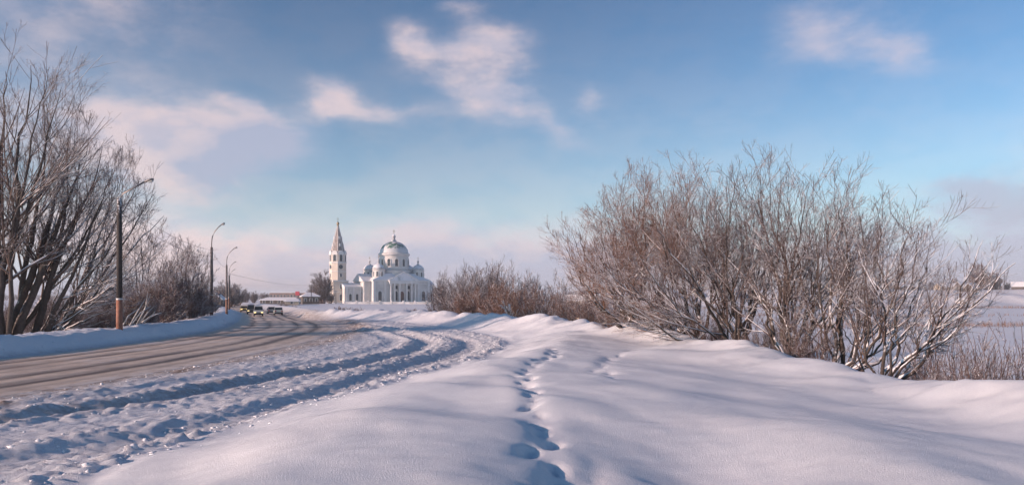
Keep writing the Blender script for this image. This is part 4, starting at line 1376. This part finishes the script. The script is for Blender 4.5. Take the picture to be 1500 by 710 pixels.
def build_lamps():
    g = 'street lamps along the ploughed bank'

    def lamp(px, d, top_py, tip, label, straight=False, band=2.0, r=.15, bark='pole'):
        x = LX(px, d)
        z0 = HZ(x, d)
        root = empty('street_lamp', (x, d, z0), 0, label, 'street lamp', g)
        h = ZZ(top_py, d) - z0
        MB().tube([(0, 0, band - .02), (0, 0, h * .6), (0, 0, h)], [r, r * .93, r * .82], 12).build('post', M[bark], root, True)
        MB().tube([(0, 0, -.5), (0, 0, band - .1)], [r * 1.12, r * 1.08], 12).build('painted_foot', M['orange' if straight else 'brownfoot'], root, True)
        MB().tube([(0, 0, band - .1), (0, 0, band)], [r * 1.13, r * 1.13], 12).build('white_band', M['whiteband'], root, True)
        tx, tz = LX(tip[0], d) - x, ZZ(tip[1], d) - z0
        if straight:
            pts = [(0, 0, h - .5), (.05, 0, h), (.25, -.02, h + (tz - h) * .25), (tx - .55, -.15, tz - .16)]
        else:
            dz = tz - h
            pts = [(0, 0, h - .4), (0, 0, h + .25 * dz), (.06 * tx, 0, h + .45 * dz), (.24 * tx, -.02, h + .66 * dz), (.50 * tx, -.05, h + .83 * dz), (.72 * tx, -.1, h + .93 * dz)]
        MB().tube(pts, [.055] * len(pts), 8).build('arm', M['steel'], root, True)
        p0, p1 = Vector(pts[-1]), Vector((tx, -.2, tz))
        dr = (p1 - p0)
        ax = dr.normalized()
        up = Vector((0, -.05, 1))
        sd = ax.cross(up).normalized()
        up = sd.cross(ax)
        secs = [(0, .05, .05), (.15, .09, .07), (.55, .16, .09), (.85, .15, .08), (1.0, .07, .05)]
        vs, fs = [], []
        for (q, wd, hh) in secs:
            c = p0 + dr * q
            for k in range(10):
                w = 2 * math.pi * k / 10
                vs.append(c + sd * wd * math.cos(w) + up * hh * math.sin(w))
        for i in range(len(secs) - 1):
            for k in range(10):
                fs.append((i * 10 + k, i * 10 + (k + 1) % 10, (i + 1) * 10 + (k + 1) % 10, (i + 1) * 10 + k))
        fs += [tuple(range(9, -1, -1)), tuple(40 + k for k in range(10))]
        hd = MB().add(vs, fs).build('lamp_head', M['steel'], root, True)
        MB().prism([(-.11, 0), (.11, 0), (.11, 1), (-.11, 1)], lambda p, k: tuple(p0 + dr * (.35 + .5 * p[1]) + sd * p[0] - up * (.07 if k else .12))).build('lens', M['lamp_off'], hd)
        return Vector((x, d, z0 + h))
    tops = [lamp(175, 49, 290, (227, 263), 'tallest looking lamp, thick tarred post with orange painted foot, arm reaching over the road', True, 1.85, .17),
            lamp(310, 85, 362, (330, 327), 'second lamp with a tall curved arm, behind the scrub and before the smaller lamps', False, 2.2, .16, 'concrete'),
            lamp(332, 120, 388, (348, 362), 'third lamp along the bank with a curved arm', False, 2.4, .16, 'concrete'),
            lamp(335.5, 165, 403, (346, 383), 'fourth lamp along the bank, its arm just above the last', False, 2.4, .16, 'concrete'),
            lamp(336.5, 208, 409, (345, 394), 'farthest and smallest lamp of the row', False, 2.4, .16, 'concrete')]
    return tops


def wire(p, q, sag, label, r=.012, group='overhead wires'):
    p, q = Vector(p), Vector(q)
    pts = []
    for k in range(15):
        t = k / 14
        v = p.lerp(q, t)
        v.z -= sag * 4 * t * (1 - t)
        pts.append(v)
    tag(MB().tube(pts, [r] * 15, 5).build('overhead_wire', M['wire'], smooth=True), label, 'wire', group)


# ------------------------------------------------------------------ vehicles
def wheel(parent, x, y, r, w):
    o = MB()
    prof = [(r * .55, -w / 2), (r * .93, -w / 2), (r, -w * .3), (r, w * .3), (r * .93, w / 2), (r * .55, w / 2)]
    vs, fs = [], []
    seg = 18
    for (rr, zz) in prof:
        for k in range(seg):
            a = 2 * math.pi * k / seg
            vs.append((x + zz, y + rr * math.cos(a), r + rr * math.sin(a)))
    for i in range(len(prof) - 1):
        for k in range(seg):
            fs.append((i * seg + k, i * seg + (k + 1) % seg, (i + 1) * seg + (k + 1) % seg, (i + 1) * seg + k))
    o.add(vs, fs)
    t = o.build('wheel', M['tyre'], parent, True, R(40))
    vs = []
    for zz in (-w * .42, w * .42):
        for k in range(seg):
            a = 2 * math.pi * k / seg
            vs.append((x + zz, y + r * .56 * math.cos(a), r + r * .56 * math.sin(a)))
    fs = [tuple(range(seg)), tuple(range(2 * seg - 1, seg - 1, -1))] + [(k, (k + 1) % seg, seg + (k + 1) % seg, seg + k) for k in range(seg)]
    MB().add(vs, fs).build('rim', M['steel'], t)


def car(px, d, lane, toward, label, kind, paint, lights=True, group='cars on the snowy road'):
    """built facing -y; the nose is at -y"""
    g = ROAD
    y = d
    x = np.interp(y, g[0], g[1]) + lane / np.interp(y, g[0], g[2])
    dx = float(np.interp(y + 1, g[0], g[1]) - np.interp(y - 1, g[0], g[1])) / 2
    ang = math.atan2(-dx, 1.0)
    name = {'van': 'minivan', 'truck': 'truck'}.get(kind, 'passenger_car')
    cat = {'van': 'van', 'truck': 'truck'}.get(kind, 'car')
    root = empty(name, (float(x), y, .02 + float(DIP(y))), ang + (0 if toward else math.pi), label, cat, group)
    if kind == 'truck':
        W, wr = 2.45, .5
        lower = [(-4.0, .55), (-4.0, 1.35), (-3.92, 2.3), (-3.75, 2.95), (-1.9, 3.0), (-1.9, .9), (4.0, .9), (4.0, .7), (-1.9, .6)]
        MB().prism(lower, lambda p, k: ((-W / 2 + .05) if k == 0 else (W / 2 - .05), p[0], p[1])).build('cab', M[paint], root)
        MB().box(-W / 2, W / 2, -1.75, 4.0, 1.02, 3.25).build('cargo_box', M['cardark'], root)
        ws = [(-3.955, 1.75), (-3.80, 2.80)]
        MB().add([(-1.05, ws[0][0] - .06, ws[0][1]), (1.05, ws[0][0] - .06, ws[0][1]), (.98, ws[1][0] - .06, ws[1][1]), (-.98, ws[1][0] - .06, ws[1][1]),
                  (-1.05, ws[0][0] + .1, ws[0][1]), (1.05, ws[0][0] + .1, ws[0][1]), (.98, ws[1][0] + .1, ws[1][1]), (-.98, ws[1][0] + .1, ws[1][1])],
                 [(0, 1, 2, 3), (7, 6, 5, 4), (0, 4, 5, 1), (1, 5, 6, 2), (2, 6, 7, 3), (3, 7, 4, 0)]).build('windscreen', M['carglass'], root)
        MB().box(-W / 2 + .02, W / 2 - .02, -4.14, -3.98, .42, .85).build('bumper', M['bumper'], root)
        for s in (-1, 1):
            MB().box(s * .92 - .2, s * .92 + .2, -4.10, -3.97, .9, 1.15).build('headlight', M['lamp_on'], root)
            MB().box(s * 1.36 - .1, s * 1.36 + .1, -3.95, -3.8, 1.9, 2.5).build('mirror', M['bumper'], root)
            for yy in (-3.0, 2.5):
                wheel(root, s * (W / 2 - .2), yy, wr, .3)
        return root
    if kind == 'van':
        W, wr = 1.66, .33
        prof = [(-2.2, .32), (-2.25, .62), (-2.18, .95), (-1.55, 1.08), (-1.0, 1.78), (-.6, 1.92), (1.9, 1.92), (2.15, 1.6), (2.22, .9), (2.2, .32)]
        gl = dict(ws=((-1.50, 1.12), (-1.03, 1.76)), side=[(-1.25, 1.12), (-.9, 1.66), (1.85, 1.68), (2.0, 1.12)], rw=((2.2, 1.15), (2.02, 1.74)))
        beltz = 1.05
    else:
        W, wr = 1.60, .31
        prof = [(-2.05, .3), (-2.1, .55), (-2.02, .80), (-1.05, .93), (-.35, 1.40), (.1, 1.48), (1.1, 1.45), (1.75, .98), (2.05, .90), (2.1, .55), (2.05, .3)]
        gl = dict(ws=((-1.0, .95), (-.36, 1.39)), side=[(-.85, .96), (-.3, 1.34), (1.05, 1.36), (1.55, .96)], rw=((1.72, 1.0), (1.14, 1.43)))
        beltz = .93
    def half(z):
        return W / 2 - (0 if z <= beltz else (z - beltz) * .22)
    vs = [(-half(z), yy, z) for yy, z in prof] + [(half(z), yy, z) for yy, z in prof]
    n = len(prof)
    fs = [tuple(range(n)), tuple(range(2 * n - 1, n - 1, -1))] + [(i, n + i, n + (i + 1) % n, (i + 1) % n) for i in range(n)]
    MB().add(vs, fs).build('body', M[paint], root, True, R(35))

    def pane(nm, a, b, out):
        (y0, z0), (y1, z1) = a, b
        m = .07
        vs = []
        for o_ in (out, 0.02 * (-1 if out > 0 else 1)):
            vs += [(-half(z0) + m, y0 + o_, z0), (half(z0) - m, y0 + o_, z0), (half(z1) - m, y1 + o_, z1), (-half(z1) + m, y1 + o_, z1)]
        MB().add(vs, [(0, 1, 2, 3), (7, 6, 5, 4), (0, 4, 5, 1), (1, 5, 6, 2), (2, 6, 7, 3), (3, 7, 4, 0)]).build(nm, M['carglass'], root)
    pane('windscreen', *gl['ws'], -.035)
    pane('rear_window', *gl['rw'], .035)
    for s in (-1, 1):
        p = gl['side']
        vs = [(s * (half(z) + .012), yy, z) for yy, z in p] + [(s * (half(z) - .03), yy, z) for yy, z in p]
        MB().add(vs, [(0, 1, 2, 3), (7, 6, 5, 4), (0, 4, 5, 1), (1, 5, 6, 2), (2, 6, 7, 3), (3, 7, 4, 0)]).build('side_window', M['carglass'], root)
        yf = prof[1][0]
        yr = -yf if kind != 'van' else 2.2
        MB().box(s * (W / 2 - .25) - .19, s * (W / 2 - .25) + .19, yf - .03, yf + .12, .62, .80).build('headlight', M['lamp_on'] if lights else M['lamp_off'], root)
        MB().box(s * (W / 2 - .2) - .15, s * (W / 2 - .2) + .15, yr - .12, yr + .03, .66, .84).build('tail_light', M['tail'], root)
        MB().box(s * (W / 2 + .03) - .07, s * (W / 2 + .03) + .07, gl['ws'][0][0] + .12, gl['ws'][0][0] + .24, beltz - .02, beltz + .14).build('mirror', M['bumper'], root)
        for yy in (-1.3, 1.3):
            wheel(root, s * (W / 2 - .09), yy, wr, .2)
    MB().box(-W / 2 + .03, W / 2 - .03, prof[1][0] - .07, prof[1][0] + .1, .28, .55).build('bumper', M['bumper'], root)
    MB().box(-.45, .45, prof[1][0] - .035, prof[1][0] + .1, .62, .74).build('grille', M['bumper'], root)
    MB().box(-W / 2 + .03, W / 2 - .03, (2.2 if kind == 'van' else 2.06), (2.28 if kind == 'van' else 2.16), .28, .55).build('bumper', M['bumper'], root)
    return root


def build_cars():
    car(376, 146, -1.75, True, 'white minivan coming on with dark windscreen and black bumper', 'van', 'carwhite')
    car(366, 166, -2.6, True, 'dark minivan following the white one, its lamps lit', 'van', 'cardark')
    car(357, 190, -3.1, True, 'dirty yellow car at the back of the oncoming line, lamps lit', 'car', 'caryellow')
    car(397, 168, 1.45, False, 'grey car driving away ahead of the pale one', 'car', 'cargrey')
    car(407, 158, 2.2, False, 'pale greenish car driving away, last of its pair', 'car', 'cargreen')


# ------------------------------------------------------------------ sky, sun, camera
SUN_AZ = math.atan2(-.92, -.42)      # bearing of the sun, clockwise from +y
SUN_EL = R(14.2)


def build_world():
    w = bpy.data.worlds.new('World')
    SC.world = w
    w.use_nodes = True
    nt = w.node_tree
    nt.nodes.clear()
    out = nt.nodes.new('ShaderNodeOutputWorld')
    sky = nt.nodes.new('ShaderNodeTexSky')
    sky.sky_type = 'NISHITA'
    sky.sun_disc = False
    sky.sun_elevation = SUN_EL
    sky.sun_rotation = SUN_AZ
    sky.air_density = SKY['air']
    sky.dust_density = SKY['dust']
    sky.ozone_density = SKY['ozone']
    bg = nt.nodes.new('ShaderNodeBackground')
    bg.inputs[1].default_value = SKY['strength']
    gm = nd(nt, 'ShaderNodeGamma', i_Gamma=SKY['gamma'])
    nt.links.new(sky.outputs[0], gm.inputs[0])
    tn = nt.nodes.new('ShaderNodeMix')
    tn.data_type = 'RGBA'
    tn.blend_type = 'MULTIPLY'
    tn.inputs[0].default_value = 1
    nt.links.new(gm.outputs[0], tn.inputs[6])
    tn.inputs[7].default_value = (*SKY['tint'], 1)
    nt.links.new(tn.outputs[2], bg.inputs[0])
    tc = nt.nodes.new('ShaderNodeTexCoord')
    D = tc.outputs['Generated']
    sep = nt.nodes.new('ShaderNodeSeparateXYZ')
    nt.links.new(D, sep.inputs[0])
    az0 = math_n(nt, 'MULTIPLY', math_n(nt, 'ARCTAN2', sep.outputs[0], sep.outputs[1]), 57.2958)
    el0 = math_n(nt, 'MULTIPLY', math_n(nt, 'ARCSINE', sep.outputs[2]), 57.2958)
    mp = nt.nodes.new('ShaderNodeMapping')
    mp.inputs['Scale'].default_value = (1, 1, 2.0)
    nt.links.new(D, mp.inputs[0])
    nz = nd(nt, 'ShaderNodeTexNoise', i_Scale=5.0, i_Detail=7, i_Roughness=.58)
    nt.links.new(mp.outputs[0], nz.inputs['Vector'])
    ns = nt.nodes.new('ShaderNodeSeparateColor')
    nt.links.new(nz.outputs['Color'], ns.inputs[0])
    az = math_n(nt, 'ADD', az0, math_n(nt, 'MULTIPLY_ADD', ns.outputs[0], 9.0, -4.5))
    el = math_n(nt, 'ADD', el0, math_n(nt, 'MULTIPLY_ADD', ns.outputs[1], 5.0, -2.5))

    def field(blobs):
        tot = None
        for (px, py, wx, wy, k, amp) in blobs:
            a = math.degrees(math.atan((px - 750) / F))
            e = math.degrees(math.atan((437 - py) / math.hypot(F, px - 750)))
            wa, we = wx / F * 57.3 * math.cos(R(a)) ** 2, wy / F * 57.3 * math.cos(R(a))
            da = math_n(nt, 'SUBTRACT', az, a)
            de = math_n(nt, 'SUBTRACT', math_n(nt, 'SUBTRACT', el, e), math_n(nt, 'MULTIPLY', da, -k))
            qa = math_n(nt, 'MULTIPLY', da, 1 / wa)
            qe = math_n(nt, 'MULTIPLY', de, 1 / we)
            s = math_n(nt, 'ADD', math_n(nt, 'MULTIPLY', qa, qa), math_n(nt, 'MULTIPLY', qe, qe))
            g = math_n(nt, 'MULTIPLY', math_n(nt, 'EXPONENT', math_n(nt, 'MULTIPLY', s, -1.0)), amp)
            tot = g if tot is None else math_n(nt, 'ADD', tot, g)
        return tot
    fb = nd(nt, 'ShaderNodeTexNoise', i_Scale=13.0, i_Detail=9, i_Roughness=.64)
    nt.links.new(mp.outputs[0], fb.inputs['Vector'])
    det = math_n(nt, 'MULTIPLY_ADD', fb.outputs[0], 2.2, -.10)
    fair = field([(230, 222, 190, 50, 0, .55), (590, 172, 120, 14, .08, .28), (730, 145, 140, 26, .1, .22), (612, 68, 42, 30, 0, 1.0), (735, 72, 60, 34, 0, 1.05), (670, 100, 70, 28, .1, .75), (690, 152, 85, 26, .25, .75), (800, 180, 80, 26, .45, .8),
                  (468, 142, 42, 30, .1, 1.1), (540, 172, 90, 16, .1, .6), (280, 195, 75, 42, 0, 1.15), (380, 215, 85, 40, 0, 1.1), (260, 265, 95, 40, 0, .9), (185, 195, 70, 40, 0, .8),
                  (120, 200, 120, 60, 0, .5), (350, 155, 40, 16, .2, .65), (1240, 48, 110, 48, .15, .85), (1330, 80, 60, 30, .2, .6), (876, 152, 28, 24, .2, .6), (702, 16, 36, 14, 0, .6),
                  (1420, 300, 90, 30, 0, .75), (1500, 330, 140, 60, 0, .9), (1350, 290, 50, 18, 0, .5), (1650, 200, 200, 80, 0, .8), (-200, 150, 200, 80, 0, .9), (60, 20, 330, 120, 0, .62)])
    low = field([(330, 372, 170, 36, 0, 1.2), (600, 385, 200, 46, 0, .9), (800, 370, 190, 44, -.05, .85), (1450, 370, 240, 60, 0, 1.0), (100, 330, 200, 60, 0, .8), (1050, 400, 300, 40, 0, .6)])
    dark = field([(420, 232, 110, 38, 0, 2.0), (330, 242, 70, 24, 0, .9), (800, 390, 260, 60, 0, .8), (1440, 340, 200, 90, 0, 1.2), (560, 410, 200, 40, 0, .45), (1290, 60, 140, 60, 0, .55), (820, 185, 90, 40, .3, .5)])
    m1 = ramp(nt, math_n(nt, 'MULTIPLY', fair, det), .10, 1.38)
    m2 = math_n(nt, 'MULTIPLY', ramp(nt, math_n(nt, 'MULTIPLY', low, det), .05, 1.0), .85)
    hz = math_n(nt, 'MULTIPLY', math_n(nt, 'EXPONENT', math_n(nt, 'MULTIPLY', math_n(nt, 'MAXIMUM', el0, 0), -1 / SKY['hz_h'])), SKY['hz'])
    dens = math_n(nt, 'SUBTRACT', 1.0, math_n(nt, 'MULTIPLY', math_n(nt, 'SUBTRACT', 1.0, math_n(nt, 'MULTIPLY', m1, .68)),
                                              math_n(nt, 'MULTIPLY', math_n(nt, 'SUBTRACT', 1.0, m2), math_n(nt, 'SUBTRACT', 1.0, hz))))
    shade = math_n(nt, 'MULTIPLY', dark, math_n(nt, 'MULTIPLY_ADD', fb.outputs[0], 1.2, .35), clamp=True)
    f3 = nd(nt, 'ShaderNodeTexNoise', i_Scale=17.0, i_Detail=6, i_Roughness=.55)
    nt.links.new(mp.outputs[0], f3.inputs['Vector'])
    shade = math_n(nt, 'ADD', shade, math_n(nt, 'MULTIPLY', ramp(nt, f3.outputs[0], .40, .66), .55), clamp=True)
    cc = mixc(nt, shade, SKY['pink'], SKY['mauve'])
    cc = mixc(nt, math_n(nt, 'MULTIPLY', hz, math_n(nt, 'SUBTRACT', 1.0, math_n(nt, 'MAXIMUM', m1, m2))), cc, SKY['pale'])
    bg2 = nt.nodes.new('ShaderNodeBackground')
    bg2.inputs[1].default_value = SKY['cloud']
    nt.links.new(cc, bg2.inputs[0])
    mx = nt.nodes.new('ShaderNodeMixShader')
    nt.links.new(dens, mx.inputs[0])
    nt.links.new(bg.outputs[0], mx.inputs[1])
    nt.links.new(bg2.outputs[0], mx.inputs[2])
    nt.links.new(mx.outputs[0], out.inputs[0])
    w.cycles.sampling_method = 'MANUAL'
    w.cycles.sample_map_resolution = 512

    sl = bpy.data.lights.new('sun', 'SUN')
    sl.energy = SKY['sun']
    sl.angle = R(.5)
    sl.color = SKY['suncol']
    so = bpy.data.objects.new('sun', sl)
    COL.objects.link(so)
    v = Vector((math.sin(SUN_AZ) * math.cos(SUN_EL), math.cos(SUN_AZ) * math.cos(SUN_EL), math.sin(SUN_EL)))
    so.rotation_euler = v.to_track_quat('Z', 'Y').to_euler()
    so.location = (-40, 0, 40)


def build_camera():
    c = bpy.data.cameras.new('camera')
    c.sensor_width = 36
    c.lens = 36 * F / 1500
    c.shift_y = (437 - 355) / 1500
    c.clip_start = .1
    c.clip_end = 9000
    o = bpy.data.objects.new('camera', c)
    COL.objects.link(o)
    o.location = (0, 0, EYE)
    o.rotation_euler = (R(90), 0, 0)
    SC.camera = o


SKY = dict(strength=.05, gamma=1.55, air=1.0, dust=.5, ozone=2.5, hz=1.0, hz_h=7.6, pale=(.68, .75, .93), pink=(.81, .635, .625), mauve=(.46, .46, .58), cloud=.86, tint=(.70, .95, .93), sun=4.0, suncol=(1.0, .68, .56), exposure=.47)


def build_haze():
    if not HAZE:
        return
    mb = MB().box(-3700, 3700, -70, 4300, -9, 62)
    m = bpy.data.materials.new('haze_air')
    m.use_nodes = True
    nt = m.node_tree
    nt.nodes.clear()
    o = nt.nodes.new('ShaderNodeOutputMaterial')
    v = nt.nodes.new('ShaderNodeVolumePrincipled')
    v.inputs['Color'].default_value = (.86, .88, .95, 1)
    v.inputs['Density'].default_value = HAZE
    nt.links.new(v.outputs[0], o.inputs['Volume'])
    tag(mb.build('haze', m), 'thin frosty air over the whole place', 'haze', kind='stuff')


HAZE = 0.00028
build_ground()
build_road()
build_clods()
build_right_willows()
build_left_trees()
build_far_trees()
build_church()
pole_top = build_village()
tops = build_lamps()
for k, nm in ((0, 'upper wire from the tallest lamp to the second'), (1, 'wire from the second lamp to the third'), (2, 'wire from the third lamp to the fourth')):
    wire(tops[k] + Vector((0, 0, -.3)), tops[k + 1] + Vector((0, 0, -.3)), .5, nm)
wire(tops[0] + Vector((0, 0, -.8)), tops[1] + Vector((0, 0, -.9)), .7, 'lower wire from the tallest lamp to the second')
wire(tops[2] + Vector((0, 0, -1.2)), pole_top, .9, 'long wire crossing the road from the third lamp to the dark wooden pole', .02)
build_cars()
build_world()
build_camera()
build_haze()
vs = SC.view_settings
SC.display_settings.display_device = 'sRGB'
vs.view_transform = 'Standard'
vs.look = 'None'
vs.exposure = SKY['exposure']
vs.gamma = 1
vs.use_curve_mapping = False
SC.cycles.max_bounces = 6
SC.cycles.diffuse_bounces = 3
SC.cycles.glossy_bounces = 2
SC.cycles.volume_bounces = 0
SC.cycles.use_adaptive_sampling = True
SC.cycles.adaptive_threshold = .015
